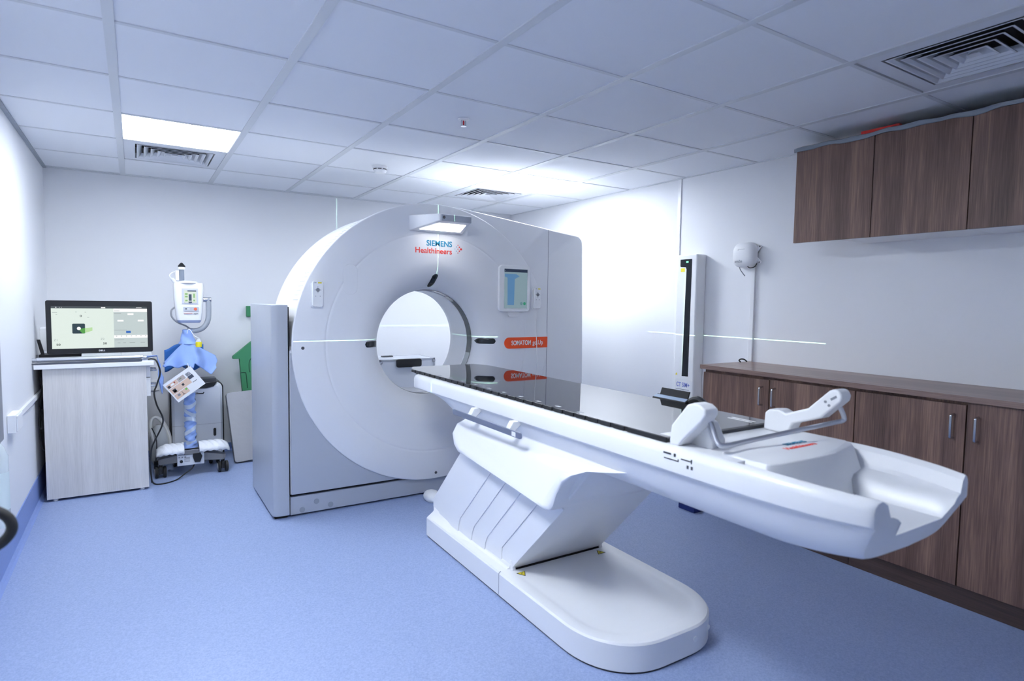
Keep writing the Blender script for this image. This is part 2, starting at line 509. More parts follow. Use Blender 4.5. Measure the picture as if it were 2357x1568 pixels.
base_cabinet(-0.342, 0.597, 0.133, 0.177, 0.097, 'walnut base cabinet under the far half of the counter, by the white laser unit', 0.886, 0.890)
base_cabinet(-1.28, -0.342, -0.812, -0.766, -0.856, 'walnut base cabinet under the near half of the counter, at the right of the photo', 0.890, 0.902)
o = obj('countertop', B().box(CX-0.022, XR-0.002, -1.28, 0.607, 0.906, 0.932), WOODT, None, bevel=0.0015)
setp(o, 'long walnut countertop running over the base cabinets along the right wall', 'countertop')

UX = 3.2
def upper_cabinet(y0, y1, ymid, label, yc=None):
    t = thing('wall_cabinet', (3.36, (y0+y1)/2, 1.66), label, 'wall cabinet', 'walnut wall cabinets')
    obj('carcass', B().box(UX+0.02, XR-0.002, y0+0.001, (yc or y1)-0.001, 1.676, 2.16), WOODD, t)
    obj('bottom_panel', B().box(UX+0.019, XR-0.002, y0+0.001, (yc or y1)-0.001, 1.662, 1.676), WHITE2, t)
    for a, c in ((ymid, y1), (y0, ymid)):
        obj('door', B().box(UX, UX+0.018, a+0.002, c-0.002, 1.66, 2.166), WOODD, t, bevel=0.001)
upper_cabinet(-0.72, 0.113, -0.305, 'walnut wall cabinet with two plain doors, at the far end above the counter', -0.13)
upper_cabinet(-1.55, -0.72, -1.135, 'walnut wall cabinet cut by the right edge of the photo')
def film(u, v):
    y = 0.125-1.68*u
    s = [(UX+0.2, 2.172), (UX+0.03, 2.174), (UX+0.004, 2.186), (UX-0.008, 2.180), (UX-0.006, 2.166), (UX-0.003, 2.162-0.004*math.sin(u*40))]
    k = min(int(v*5), 4); f = v*5-k
    p = [s[k][i]*(1-f)+s[k+1][i]*f for i in (0, 1)]
    return (p[0]+0.0015*math.sin(u*60+v*3), y, p[1]+0.003*math.sin(u*23)+0.002*math.sin(u*71))
o = obj('plastic_sheet', B().grid(film, 120, 10), GREYFILM, None, smooth=60, solid=0.0012)
setp(o, 'strip of grey plastic film lying along the top edge of the wall cabinets', 'plastic film')
o = obj('red_stick', B().box(3.235, 3.262, -0.40, -0.215, 2.177, 2.208), mat('red_plastic', '#d8342a', 0.5), None, bevel=0.003)
setp(o, 'red stick lying on top of the wall cabinets, just showing over the edge', 'stick')

# ------------------------------------------------------------------ wall laser unit
LX = 3.43
t = thing('wall_laser', (XR, 1.08, 0.55), 'tall white wall unit with a long dark slot, beside the base cabinets', 'laser unit')
obj('housing', B().prism(rr(LX, XR+0.0, 0.985, 1.172, 0.012), 'z', 0.50, 1.665), WHITE2, t, bevel=0.008, seg=3)
sl = [(1.137, 1.632), (1.030, 1.632), (1.034, 0.785), (1.092, 0.782), (1.078, 1.56), (1.086, 1.575), (1.132, 1.578), (1.137, 1.585)]
obj('window', B().prism(sl, 'x', LX-0.001, LX+0.004), GLASSD, t, smooth=0)
obj('yellow_sticker', B().box(LX-0.001, LX+0.002, 1.094, 1.131, 1.542, 1.568), YELLOW, t, smooth=0)
obj('indicator_lamp', B().box(LX-0.002, LX+0.002, 1.062, 1.082, 1.606, 1.618), emis('green_led', '#7dffb0', 1.2), t, smooth=0)
obj('warning_sticker', B().prism([(1.152, 0.788), (1.134, 0.788), (1.143, 0.806)], 'x', LX-0.001, LX+0.002), YELLOW, t, smooth=0)
obj('label_plate', B().prism(rr(1.004, 1.152, 0.640, 0.764, 0.025), 'x', LX-0.0012, LX+0.002), WHITE, t)
text('lettering', 'CT S|M+'.replace('|', 'I'), 0.046, mat('blue_print', '#6b79c8', 0.5), t, (LX-0.0018, 1.140, 0.705), (0, -1, 0), (0, 0, 1), bold=0.0005, ext=0.0003, fit=0.122)
obj('small_print', B().box(LX-0.002, LX, 1.02, 1.143, 0.684, 0.688), TXTG, t, smooth=0)

# ------------------------------------------------------------------ wireless access point + conduit
APC = (3.485, 0.640, 1.640)
t = thing('access_point', (XR, APC[1], 1.56), 'rounded white wireless access point on the right wall above the counter', 'access point')
prof = [(1.0, 0.0), (1.0, -0.012), (0.97, -0.028), (0.86, -0.042), (0.6, -0.05), (0.25, -0.053)]
rgs = []
base = rr(-0.085, 0.085, -0.082, 0.082, 0.055, 8)
for s, h in prof: rgs.append([(XR-0.022+h, APC[1]+p[0]*s, APC[2]+p[1]*s) for p in base])
obj('cover', B().rings(rgs), WHITE2, t, smooth=50)
b = B(); b.box(XR-0.024, XR, APC[1]-0.05, APC[1]+0.05, APC[2]-0.05, APC[2]+0.05)
obj('bracket', b, WHITE, t)
for s in (1, -1):
    b = B(); b.prism([(APC[1]-0.06, APC[2]+s*0.03), (APC[1]-0.105, APC[2]+s*0.06), (APC[1]-0.112, APC[2]+s*0.048), (APC[1]-0.07, APC[2]+s*0.005)], 'x', XR-0.022, XR-0.014)
    e = obj('mounting_ear', b, WHITE2, t, bevel=0.002)
    obj('screw_hole', B().cyl((XR-0.0232, APC[1]-0.099, APC[2]+s*0.051), 0.005, 0.003, 'x', 12), GREYD, e)
text('lettering', 'aruba', 0.026, TXTG, t, (XR-0.0735, APC[1]+0.052, APC[2]-0.05), (0, -1, 0), (0, 0, 1), ext=0.0004, bold=0.0003)
b = B(); b.box(XR-0.0735, XR-0.066, APC[1]-0.022, APC[1]+0.03, APC[2]+0.03, APC[2]+0.0325); b.box(XR-0.0735, XR-0.066, APC[1]-0.022, APC[1]+0.03, APC[2]+0.036, APC[2]+0.038)
obj('small_print', b, TXTG, t, smooth=0)
obj('antenna_lead', B().tube(bez([(XR-0.045, 0.675, 1.565), (XR-0.05, 0.66, 1.54), (XR-0.04, 0.632, 1.50)], 8), 0.003, 8), GREYM, t)
obj('cable_loop', B().tube(bez([(XR-0.05, 0.61, 1.565), (XR-0.055, 0.585, 1.552), (XR-0.05, 0.555, 1.558), (XR-0.03, 0.553, 1.58)], 8), 0.003, 8), BLACK, t)
o = obj('cable_conduit', B().box(XR-0.016, XR, 0.575, 0.605, 0.933, 1.565), WHITE, None, bevel=0.002)
setp(o, 'narrow white cable conduit running down the wall from the access point to the counter', 'conduit')
o = obj('cable_coil', B().tube(bez([(3.455, 0.565, 0.936), (3.445, 0.58, 0.95), (3.425, 0.59, 0.952), (3.40, 0.585, 0.945), (3.395, 0.57, 0.936)], 8), 0.0045, 8), BLACK, None)
setp(o, 'short black cable end lying on the far corner of the counter', 'cable')
o = obj('door_wedge', B().prism([(2.985, 0.0), (2.985, 0.035), (3.045, 0.05), (3.075, 0.0)], 'y', 0.56, 0.69), mat('navy_rubber', '#1d2f73', 0.5), None, bevel=0.004)
setp(o, 'dark blue rubber block on the floor at the far end of the base cabinets', 'wedge')

# ------------------------------------------------------------------ CT scanner gantry
GX, GZ = 1.74, 1.025
gan = thing('scanner_gantry', (1.85, 2.1, 0.0), 'big white ring-shaped scanner with a round opening and orange badge', 'scanner')
YFR, YRE = 1.728, 2.42
def hit(th):
    """distance from the bore axis to the housing outline in direction th"""
    d = (math.cos(th), math.sin(th))
    best = 9.0
    def seg(p, q):
        nonlocal best
        ex, ey = q[0]-p[0], q[1]-p[1]
        den = d[0]*ey-d[1]*ex
        if abs(den) < 1e-9: return
        tt = ((p[0]-GX)*ey-(p[1]-GZ)*ex)/den
        ss = ((p[0]-GX)*d[1]-(p[1]-GZ)*d[0])/den
        if tt > 0 and -1e-6 <= ss <= 1+1e-6: best = min(best, tt)
    poly = [(GX, 0.14), (3.02, 0.14), (3.015, 0.9), (2.992, 1.755), (2.985, 1.79), (2.962, 1.812), (2.93, 1.82), (1.95, 1.935), (1.70, 1.945)]
    for p, q in zip(poly, poly[1:]): seg(p, q)
    if best > 8.9 or math.cos(th) < 0.05:
        best2 = best
        r = 0.905
        if math.sin(th) > -0.02: return r
        # lower left: square to the floor and the column
        best = 9.0
        seg((0.815, 1.3), (0.815, 0.14)); seg((0.815, 0.14), (GX+0.2, 0.14))
        return best
    if math.sin(th) > 0 and best < 0.93 and math.cos(th) < 0.25: best = max(best, 0.905)
    return best
N = 240
ang = [2*PI*i/N for i in range(N)]
extra = [math.atan2(0.14-GZ, 3.02-GX) % (2*PI), math.atan2(0.14-GZ, 0.815-GX) % (2*PI)]
for e in extra:
    k = min(range(len(ang)), key=lambda i: abs(ang[i]-e)); ang[k] = e
ang.sort()
def ringxz(rf, y): return [(GX+rf(a)*math.cos(a), y, GZ+rf(a)*math.sin(a)) for a in ang]
b = B()
b.rings([ringxz(lambda a: 0.62, YFR), ringxz(lambda a: hit(a)-0.012, YFR), ringxz(lambda a: hit(a)-0.003, YFR+0.004), ringxz(lambda a: hit(a), YFR+0.012), ringxz(lambda a: hit(a), YRE-0.02), ringxz(lambda a: hit(a)-0.015, YRE), ringxz(lambda a: 0.475, YRE)], cap=False)
housing = obj('housing', b, GANTRY, gan, smooth=30)
# front ring cover, dished into the bore
def ydish(r):
    """depth of the front face towards the bore at radius r"""
    if r >= 0.548: return 1.708
    q = min(1.0, (0.548-r)/0.19)
    return 1.708+0.156*(1-math.sqrt(max(0.0, 1-q*q)))
pr = [(0.905, 0.030), (0.9165, 0.020), (0.9165, 0.008), (0.9145, 0.003), (0.909, 0.0), (0.736, 0.0), (0.727, 0.0), (0.7225, 0.0025), (0.7205, 0.0025), (0.715, 0.0), (0.706, 0.0), (0.62, 0.0)]
pr += [(0.548-0.19*math.sin(PI/2*k/30), ydish(0.548-0.19*math.sin(PI/2*k/30))-1.708) for k in range(31)]
b = B(); b.lathe([(r, h) for r, h in pr], (GX, 1.708, GZ), 'y', 160, cap=False)
cover = obj('front_cover', b, GANTRY, gan, smooth=40)
b = B(); b.lathe([(0.356, 0.154), (0.356, 0.19), (0.356, 0.225)], (GX, 1.708, GZ), 'y', 128, cap=False)
obj('bore_window', b, BOREWIN, gan, smooth=40)
b = B()
for a0, a1, m_ in ((-62, -14, 0), (52, 62, 1)):  # pale and dark patches paint reflections onto the bore window
    pts = [math.radians(a0+(a1-a0)*i/14) for i in range(15)]
    q = B()
    r0 = [(GX+0.3548*math.cos(a), 1.708+0.156, GZ+0.3548*math.sin(a)) for a in pts]
    r1 = [(GX+0.3548*math.cos(a), 1.708+0.223, GZ+0.3548*math.sin(a)) for a in pts]
    q.rings([r0, r1], closed=False, cap=False)
    obj('window_reflection', q, mat('pale_reflection', '#a3a8a8', 0.12) if m_ == 0 else GLASSD, gan, smooth=40)
b = B(); b.lathe([(0.356, 0.225), (0.352, 0.229), (0.352, 0.435), (0.358, 0.47), (0.375, 0.53), (0.41, 0.60), (0.45, 0.66), (0.475, 0.712)], (GX, 1.708, GZ), 'y', 128, cap=False)
obj('bore_lining', b, GANTRY, gan, smooth=40)
# left column, lower panel, plinth
b = B(); b.prism([(0.714, 2.44), (0.714, 1.775), (0.719, 1.752), (0.733, 1.738), (0.752, 1.733), (0.808, 1.733), (0.808, 2.44)], 'z', 0.018, 1.272)
obj('side_column', b, GREYPL, gan, bevel=0.004, smooth=40)
b = B(); b.box(0.73, 0.80, 1.76, 2.42, 0.0, 0.02); b.box(0.9, 2.95, 1.86, 2.36, 0.0, 0.02)
obj('feet', b, RUBBER, gan)
arcp = [(GX-0.905*math.cos(a), GZ+0.905*math.sin(a)) for a in [math.radians(0.0-90*i/40) for i in range(1, 39)]]
arcp = [p for p in arcp if p[0] > 0.822 and p[1] > 0.146]
b = B(); b.prism([(0.818, 0.142)]+[(0.818, arcp[0][1]+0.0)]+arcp+[(arcp[-1][0]+0.03, 0.142)], 'y', 1.7215, 1.7275)
obj('lower_panel', b, GREYPL, gan, bevel=0.002)
b = B(); b.box(0.814, 3.0, 1.742, 2.40, 0.012, 0.122)
pl = obj('plinth', b, GREYPL, gan, bevel=0.004)
for px, pz in ((0.882, 0.036), (0.967, 0.074), (1.052, 0.040)):
    b = B(); b.lathe([(0.0165, 0), (0.0165, -0.0012), (0.015, -0.0014)], (px, 1.742, pz), 'y', 24)
    obj('round_cap', b, mat('cap_grey', '#9aa0aa', 0.4, metal=0.2), pl)
b = B(); b.box(0.812, 0.8165, 1.745, 2.3, 0.14, 1.26); b.box(0.82, 2.98, 1.76, 2.36, 0.122, 0.14)
obj('shadow_gap', b, mat('gap_dark', '#202228', 0.8), gan, smooth=0)
b = B(); b.box(2.664, 2.668, YFR-0.0008, YFR+0.004, 0.15, 1.845)
obj('panel_seam', b, SEAM, gan, smooth=0)
for px, pz in ((0.886, 1.018), (1.75, 0.149)):
    obj('screw_hole', B().lathe([(0.0095, 0.001), (0.0095, -0.0008), (0.006, -0.001)], (px, 1.708, pz), 'y', 20), GREYD, gan)
# pill shaped blank cover
obj('blank_cover', B().prism(rr(1.128, 1.214, 1.339, 1.525, 0.042, 8), 'y', 1.7045, 1.7085), GANTRY, gan, bevel=0.0025)
# laser windows: pills that follow the dished face, at the sides and over the bore
def face_pill(ang, r0, r1, hw, skew=0.0):
    """pill of half width hw along the radius at angle ang, lying on the dished face"""
    rows, nrow = [], 18
    d = Vector((math.cos(ang), 0, math.sin(ang))); t = Vector((-math.sin(ang), 0, math.cos(ang)))
    L = r1-r0
    for i in range(nrow+1):
        f = i/nrow; r = r0+L*f
        e = min(f*L, (1-f)*L)
        h = hw if e >= hw else math.sqrt(max(1e-8, hw*hw-(hw-e)**2))
        row = []
        for k in (-1, -0.5, 0, 0.5, 1):
            p = Vector((GX, 0, GZ))+d*r+t*(h*k+skew*(f-0.5))
            rr_ = math.hypot(p.x-GX, p.z-GZ)
            row.append((p.x, ydish(rr_)-0.0012, p.z))
        rows.append(row)
    return B().rings(rows, closed=False, cap=False)
for ang_, ra, rb_, sk in ((0.006, 0.362, 0.474, 0), (PI-0.006, 0.362, 0.474, 0), (PI/2, 0.374, 0.462, -0.022)):
    obj('laser_window', face_pill(ang_, ra, rb_, 0.0195, sk), GLASSD, gan, solid=0.002, smooth=50)
# cooling slots along the upper left arch
b = B()
for k in range(26):
    a = math.radians(162-1.9*k)
    r = 0.9065
    y0 = 1.80+0.0*k; y1 = 1.80+0.12
    p = Vector((GX+r*math.cos(a), 0, GZ+r*math.sin(a))); tn = Vector((-math.sin(a), 0, math.cos(a)))
    n0 = len(b.bm.verts)
    w2 = 0.0025
    v = [b.V((p.x+tn.x*s, y, p.z+tn.z*s)) for s, y in ((-w2, y0), (w2, y0), (w2, y1), (-w2, y1))]
    b.face(v)
obj('cooling_slots', b, SEAMLT, gan, smooth=0, solid=0.001)
# printed logo and badge
YT = 1.7072
def logo(parent, right, zs, zh, y, size, small=1.0):
    text('lettering', 'SIEMENS', size, TEAL, parent, (right, y, zs), (1, 0, 0), (0, 0, 1), 'RIGHT', bold=0.0011, ext=0.0004, fit=0.185*small)
    text('lettering', 'Healthineers', size*1.03, RED, parent, (right, y, zh), (1, 0, 0), (0, 0, 1), 'RIGHT', bold=0.0006, ext=0.0004, fit=0.262*small)
logo(gan, 1.859, 1.668, 1.619, YT, 0.050)
b = B(); c = B()
for dx, dz, r, k in ((0.018, 0.0, 0.0022, 0), (0.030, 0.014, 0.003, 0), (0.030, -0.014, 0.003, 0), (0.041, 0.0, 0.0035, 1), (0.041, 0.026, 0.0035, 1), (0.041, -0.026, 0.0035, 1), (0.052, 0.013, 0.005, 1), (0.052, -0.013, 0.005, 1), (0.064, 0.0, 0.0075, 1)):
    (c if k else b).cyl((1.862+dx, YT+0.001, 1.657+dz), r, -0.0014, 'y', 12)
obj('logo_dots', c, RED, gan); obj('logo_dots', b, TEAL, gan)
ob = [(2.656, 0.972), (2.656, 1.052)] + [(2.318+0.040*math.cos(a)*1.0, 1.012+0.040*math.sin(a)) for a in [PI/2+PI*i/14 for i in range(15)]]
badge = obj('badge', B().prism(ob, 'y', 1.7055, 1.7095), ORANGE, gan, smooth=30)
text('lettering', 'SOMATOM', 0.0475, TXTW, badge, (2.338, 1.7048, 0.996), (1, 0, 0), (0, 0, 1), bold=0.0008, ext=0.0004, fit=0.168)
text('lettering', 'go.Up', 0.0475, TXTW, badge, (2.522, 1.7048, 0.996), (1, 0, 0), (0, 0, 1), bold=0.0004, ext=0.0004, fit=0.092)
# camera and lamp box over the bore
def cam_ring(y, xl, xr, zb, zt_): return [(xl, y, zb), (xr, y, zb), (xr, y, zt_), (xl, y, zt_)]
cm = obj('camera_box', B().rings([cam_ring(1.712, 1.552, 1.930, 1.756, 1.852), cam_ring(1.690, 1.552, 1.926, 1.756, 1.852), cam_ring(1.515, 1.660, 1.895, 1.802, 1.851), cam_ring(1.4995, 1.672, 1.890, 1.806, 1.849)]), GANTRY, gan, bevel=0.005)
def under(u, v):
    y = 1.535+(1.660-1.535)*v
    xl = 1.680+(1.600-1.680)*v; xr = 1.872+(1.893-1.872)*v
    return (xl+(xr-xl)*u, y, 1.802-(y-1.515)/0.175*0.046-0.0012)
obj('light_panel', B().grid(under, 2, 2), emis('camera_lamp', '#ffffff', 4.0), cm, smooth=0)
obj('front_bar', B().box(1.678, 1.889, 1.4935, 1.4995, 1.806, 1.845), GREYPL, cm, bevel=0.001)
obj('lens', B().lathe([(0.0095, 0), (0.0095, -0.002), (0.0065, -0.002), (0.0065, -0.001)], (1.695, 1.4935, 1.828), 'y', 20), GREYD, cm)
b = B()
for k in range(4): b.box(1.598+0.011*k, 1.603+0.011*k, 1.0, 1.001, 1.822, 1.826)
b.bm.free()

# tablet, remotes
t = thing('tablet_computer', (2.35, 1.70, 1.23), 'white framed tablet showing a blue image, docked on the scanner front', 'tablet')
obj('frame', B().prism(rr(2.217, 2.480, 1.238, 1.567, 0.03), 'y', 1.684, 1.7065), WHITE2, t, bevel=0.006, seg=3)
obj('screen', B().box(2.258, 2.452, 1.682, 1.685, 1.262, 1.540), emis('tablet_screen', '#9db9c6', 0.33), t, smooth=0)
s = B(); s.box(2.258, 2.452, 1.6812, 1.6822, 1.518, 1.540)
obj('status_bar', s, emis('tablet_bar', '#2c3a55', 0.372), t, smooth=0)
s = B(); s.prism([(2.286, 1.285), (2.340, 1.285), (2.344, 1.47), (2.385, 1.49), (2.355, 1.505), (2.262, 1.505), (2.262, 1.485), (2.284, 1.478)], 'y', 1.6812, 1.6822)
obj('picture', s, emis('tablet_blue', '#5f8fbe', 0.403), t, smooth=0)
s = B(); s.cyl((2.403, 1.6822, 1.296), 0.011, -0.001, 'y', 20)
obj('round_button', s, emis('tablet_b1', '#6d98a0', 0.372), t); s = B(); s.cyl((2.430, 1.6822, 1.296), 0.011, -0.001, 'y', 20)
obj('round_button', s, emis('tablet_b2', '#2f9a7a', 0.372), t)
text('lettering', '1', 0.012, TXTW, t, (2.264, 1.6808, 1.524), (1, 0, 0), (0, 0, 1), ext=0.0002)
b = B(); b.prism(rr(2.30, 2.40, 1.20, 1.26, 0.02), 'y', 1.695, 1.7075)
obj('dock_bracket', b, GANTRY, t, bevel=0.004)

def remote(x, label, cable):
    z0, z1 = 1.262, 1.416
    t = thing('remote_control', (x, 1.70, z0), label, 'remote control', 'white remotes on the scanner front')
    obj('holder', B().prism(rr(x-0.036, x+0.034, z0-0.007, z1-0.01, 0.014), 'y', 1.693, 1.7075), WHITE2, t, bevel=0.002)
    obj('body', B().prism(rr(x-0.030, x+0.031, z0, z1, 0.013), 'y', 1.678, 1.693), WHITE2, t, bevel=0.003)
    b = B(); b.lathe([(0.0115, 0), (0.0115, -0.0012), (0.0098, -0.0012), (0.0098, -0.0002)], (x, 1.678, 1.362), 'y', 20)
    for dx, dz in ((-0.016, 0), (0.016, 0), (0, 0.017), (0, -0.017), (-0.013, -0.036), (0.013, -0.036)):
        b.cyl((x+dx, 1.678, 1.362+dz), 0.0026, -0.0012, 'y', 8)
    b.prism([(x-0.003, 1.357), (x+0.005, 1.362), (x-0.003, 1.367)], 'y', 1.677, 1.678)
    obj('keys', b, TXTG, t)
    obj('yellow_label', B().box(x+0.001, x+0.022, 1.677, 1.6785, 1.400, 1.408), YELLOW, t, smooth=0)
    obj('small_print', B().box(x-0.02, x-0.008, 1.677, 1.6785, 1.402, 1.406), TXTG, t, smooth=0)
    if cable:
        obj('cable', B().tube(bez([(x+0.0, 1.685, z0), (x-0.005, 1.69, 1.15), (x+0.004, 1.69, 1.02), (x+0.012, 1.692, 0.85), (x+0.01, 1.695, 0.62)], 12), 0.0028, 8), WHITE2, t)
remote(0.968, 'white remote control at the far left of the scanner front', False)
remote(2.543, 'white remote control beside the tablet, with a cable hanging down', True)

# ------------------------------------------------------------------ patient table
TX = 1.72
tab = thing('patient_table', (1.70, 0.3, 0), 'long white patient table on a slanted pedestal in front of the scanner', 'patient table')
# floor base with rounded front and a shallow dish
def base_out(ins, y_back):
    x0, x1, yf = 1.390+ins, 2.028-ins, -0.470+ins
    rx, ry = 0.255-ins, 0.285-ins
    pts = [(x1, y_back), (x0, y_back), (x0, 0.30)]
    k = 14
    pts += [(x0+rx-rx*max(0.0, math.cos(PI/2*i/k))**0.9, yf+ry-ry*math.sin(PI/2*i/k)**0.9) for i in range(k+1)]
    pts += [(x1-rx+rx*max(0.0, math.cos(PI/2*(k-i)/k))**0.9, yf+ry-ry*math.sin(PI/2*(k-i)/k)**0.9) for i in range(k+1)]
    pts += [(x1, 0.30)]
    return pts
def rz(ins, z, yb): return [(p[0], p[1], z) for p in base_out(ins, yb)]
b = B(); b.rings([rz(0.012, 0.0, 1.06), rz(0.012, 0.006, 1.06), rz(0.0, 0.008, 1.07), rz(0.0, 0.104, 1.07), rz(0.006, 0.111, 1.065), rz(0.045, 0.113, 1.0), rz(0.052, 0.1105, 0.99), rz(0.072, 0.1085, 0.97), rz(0.12, 0.1075, 0.96)])
base = obj('base', b, WHITE, tab, smooth=40)
b = B(); b.rings([rz(0.004, 0.001, 1.06), rz(0.004, 0.008, 1.06)])
obj('base_gasket', b, RUBBER, tab, smooth=0)
b = B(); b.prism([(1.389, 0.008), (1.389, 0.106), (1.395, 0.113), (1.40, 0.1135)], 'y', 0.2785, 0.2815)
obj('base_seam', b, SEAM, tab, smooth=0)
for sx_, sy_, dx in ((1.80, -0.4702, 0), (1.905, -0.4385, 0)):
    obj('screw_cap', B().lathe([(0.011, 0.004), (0.011, -0.001), (0.007, -0.002)], (sx_, sy_, 0.062), 'y', 20), WHITE2, tab)
def tri(cx, cy, z, s, rot):
    return [(cx+s*math.cos(rot+k*2*PI/3), cy+s*math.sin(rot+k*2*PI/3)) for k in range(3)]
for cx, cy, z, rot in ((1.476, 0.222, 0.1092, -PI/2), (1.922, 0.222, 0.1092, PI/2)):
    o = obj('warning_label', B().prism(tri(cx, cy, z, 0.026, rot), 'z', z, z+0.0012), BLACK, tab, smooth=0, label='yellow triangular warning label')
    obj('label_face', B().prism(tri(cx, cy, z, 0.020, rot), 'z', z+0.0012, z+0.0016), YELLOW, o, smooth=0)
    obj('pictogram', B().box(cx-0.007, cx+0.006, cy-0.003, cy+0.004, z+0.0016, z+0.0019), BLACK, o, smooth=0)
# left skirt along the pedestal
b = B(); b.rings([[(1.392, y, 0.108), (1.43, y, 0.112+h*0.3), (1.447, y, 0.118+h), (1.452, y, 0.13+h), (1.47, y, 0.13+h), (1.47, y, 0.10), (1.40, y, 0.10)] for y, h in ((0.285, 0.0), (0.6, 0.0), (0.85, 0.012), (1.0, 0.05), (1.04, 0.075), (1.068, 0.08))])
obj('skirt', b, WHITE, tab, smooth=45)
# leaning pedestal
ped = [(0.285, 0.10), (1.10, 0.10), (1.10, 0.185), (0.56, 0.75), (-0.26, 0.75), (-0.28, 0.70)]
ped = [(0.285, 0.106), (1.08, 0.106), (1.085, 0.20), (0.55, 0.74), (-0.30, 0.74)]
obj('pedestal', B().prism(ped, 'x', 1.462, 1.975), WHITE, tab, bevel=0.006)
SE = [[(1.085, 0.20), (1.07, 0.106)], [(0.758, 0.191), (0.777, 0.106)], [(0.611, 0.199), (0.645, 0.106)], [(0.487, 0.189), (0.514, 0.106)], [(0.356, 0.184), (0.356, 0.106)], [(0.262, 0.13), (0.285, 0.106)]]
for k in range(5):
    (ya, za), (yb_, zb) = SE[k]; (yc, zc), (yd, zd) = SE[k+1]
    up_ = 0.36
    pts = [(yb_, zb), (ya+(yb_-ya)*0.4+0.004, za*0.6+zb*0.4), (ya, za), (ya-up_, za+up_*1.02), (yc-up_, zc+up_*1.02), (yc, zc), (yc+(yd-yc)*0.4+0.004, zc*0.6+zd*0.4), (yd, zd)]
    x0 = 1.436+0.0045*k
    obj('side_panel', B().prism(pts, 'x', x0, 1.463), WHITE, tab, bevel=0.0015)
b = B(); b.box(1.475, 1.955, 0.270, 0.290, 0.1040, 0.1125)
obj('hinge_gap', b, mat('gap_black', '#0c0d10', 0.9), tab, smooth=0)
for xx in (1.452, 1.955):
    obj('hinge_tab', B().prism([(0.262, 0.10), (0.30, 0.10), (0.29, 0.15), (0.275, 0.15)], 'x', xx, xx+0.018), WHITE, tab, bevel=0.002)
# shroud under the cradle
prof_yz = [(0.70, 0.735), (0.752, 0.69), (0.765, 0.635), (0.74, 0.585), (0.70, 0.560), (0.45, 0.540), (0.20, 0.518), (0.0, 0.500), (-0.055, 0.495), (-0.088, 0.503), (-0.108, 0.525), (-0.130, 0.575), (-0.165, 0.632), (-0.215, 0.672), (-0.28, 0.700), (-0.40, 0.722), (-0.46, 0.735)]
def off_in(pts, d):
    c = (sum(p[0] for p in pts)/len(pts), 0.66)
    out = []
    for p in pts:
        vy, vz = p[0]-c[0], p[1]-c[1]
        out.append((p[0]-math.copysign(min(d, abs(vy)), vy), p[1]+(d if vz < 0 else 0)))
    return out
def bulge(z): return 0.034*math.sin(min(1, max(0, (0.74-z)/0.20))*PI*0.62)
secs = []
for x, ins, kf in ((1.470, 0.030, 0), (1.440, 0.012, 0.35), (1.425, 0.003, 0.8), (1.418, 0.0, 1.0)):
    secs.append([(x-bulge(p[1])*kf, p[0], p[1]) for p in off_in(prof_yz, 0)])
secsr = [[(2*TX-q[0], q[1], q[2]) for q in s] for s in reversed(secs)]
b = B()
n_ = len(prof_yz)
A = [(p[0], p[1]) for p in prof_yz]
def sec(x, ins, kf): return [(x-bulge(p[1])*kf, p[0], p[1]) for p in off_in(A, ins)]
def xoff(z):
    tb = [(0.74, 0.080), (0.725, 0.058), (0.705, 0.035), (0.68, 0.013), (0.65, 0.004), (0.615, 0.0), (0.56, 0.0), (0.49, 0.003)]
    for (za, a), (zb2, c) in zip(tb, tb[1:]):
        if zb2 <= z <= za: return c+(a-c)*(z-zb2)/(za-zb2)
    return 0.080 if z > 0.7 else 0.003
def sec(x, ins, kf): return [(x+xoff(p[1])*kf, p[0], p[1]) for p in off_in(A, ins)]
L_ = [sec(1.402, 0.030, 1.0), sec(1.394, 0.018, 1.0), sec(1.390, 0.006, 1.0), sec(1.394, 0.001, 1.0), sec(1.403, 0.0, 0.9), sec(1.425, 0.0, 0.6), sec(1.455, 0.0, 0.2)]
R_ = [[(2*TX-q[0], q[1], q[2]) for q in s] for s in reversed(L_)]
b.rings(L_+R_)
obj('shroud', b, WHITE, tab, smooth=50)
# cradle: one long shell with raised rails and a trough at the foot end
RT, RB = 0.876, 0.797
def wid(y):
    for (ya, wa), (yb2, wb) in zip(WST, WST[1:]):
        if yb2 <= y <= ya: return wb+(wa-wb)*(y-yb2)/(ya-yb2)
    return WST[-1][1]
WST = [(2, 0.298), (-0.78, 0.298), (-0.90, 0.297), (-0.98, 0.294), (-1.05, 0.288), (-1.11, 0.279), (-1.16, 0.268), (-1.20, 0.254), (-1.225, 0.242), (-1.25, 0.230)]
def zbot(y):
    if y > 0.85: return 0.672+(y-0.85)*0.42
    if y < -0.95: return 0.668+0.035*((-0.95-y)/0.30)**2
    return 0.668
def hull(w, zb, rb, zt, k=10):
    """half hull from the rail lip down to the middle (left half, x<0)"""
    tb = [(0.014, 0.0), (0.020, 0.14), (0.030, 0.34), (0.043, 0.56), (0.058, 0.74), (0.080, 0.88), (0.110, 0.96), (0.150, 0.99), (0.20, 1.0), (0.25, 1.0)]
    out = []
    for i, (dx, f) in enumerate(tb):
        fu = max(0.0, min(1.0, (0.298-w)/0.05))
        dx = min(dx*(1-0.45*fu), w-0.03+0.002*i)
        out.append((-(w-dx), rb-0.004-(rb-0.004-zb)*f))
    out.append((0.0, zb))
    return out
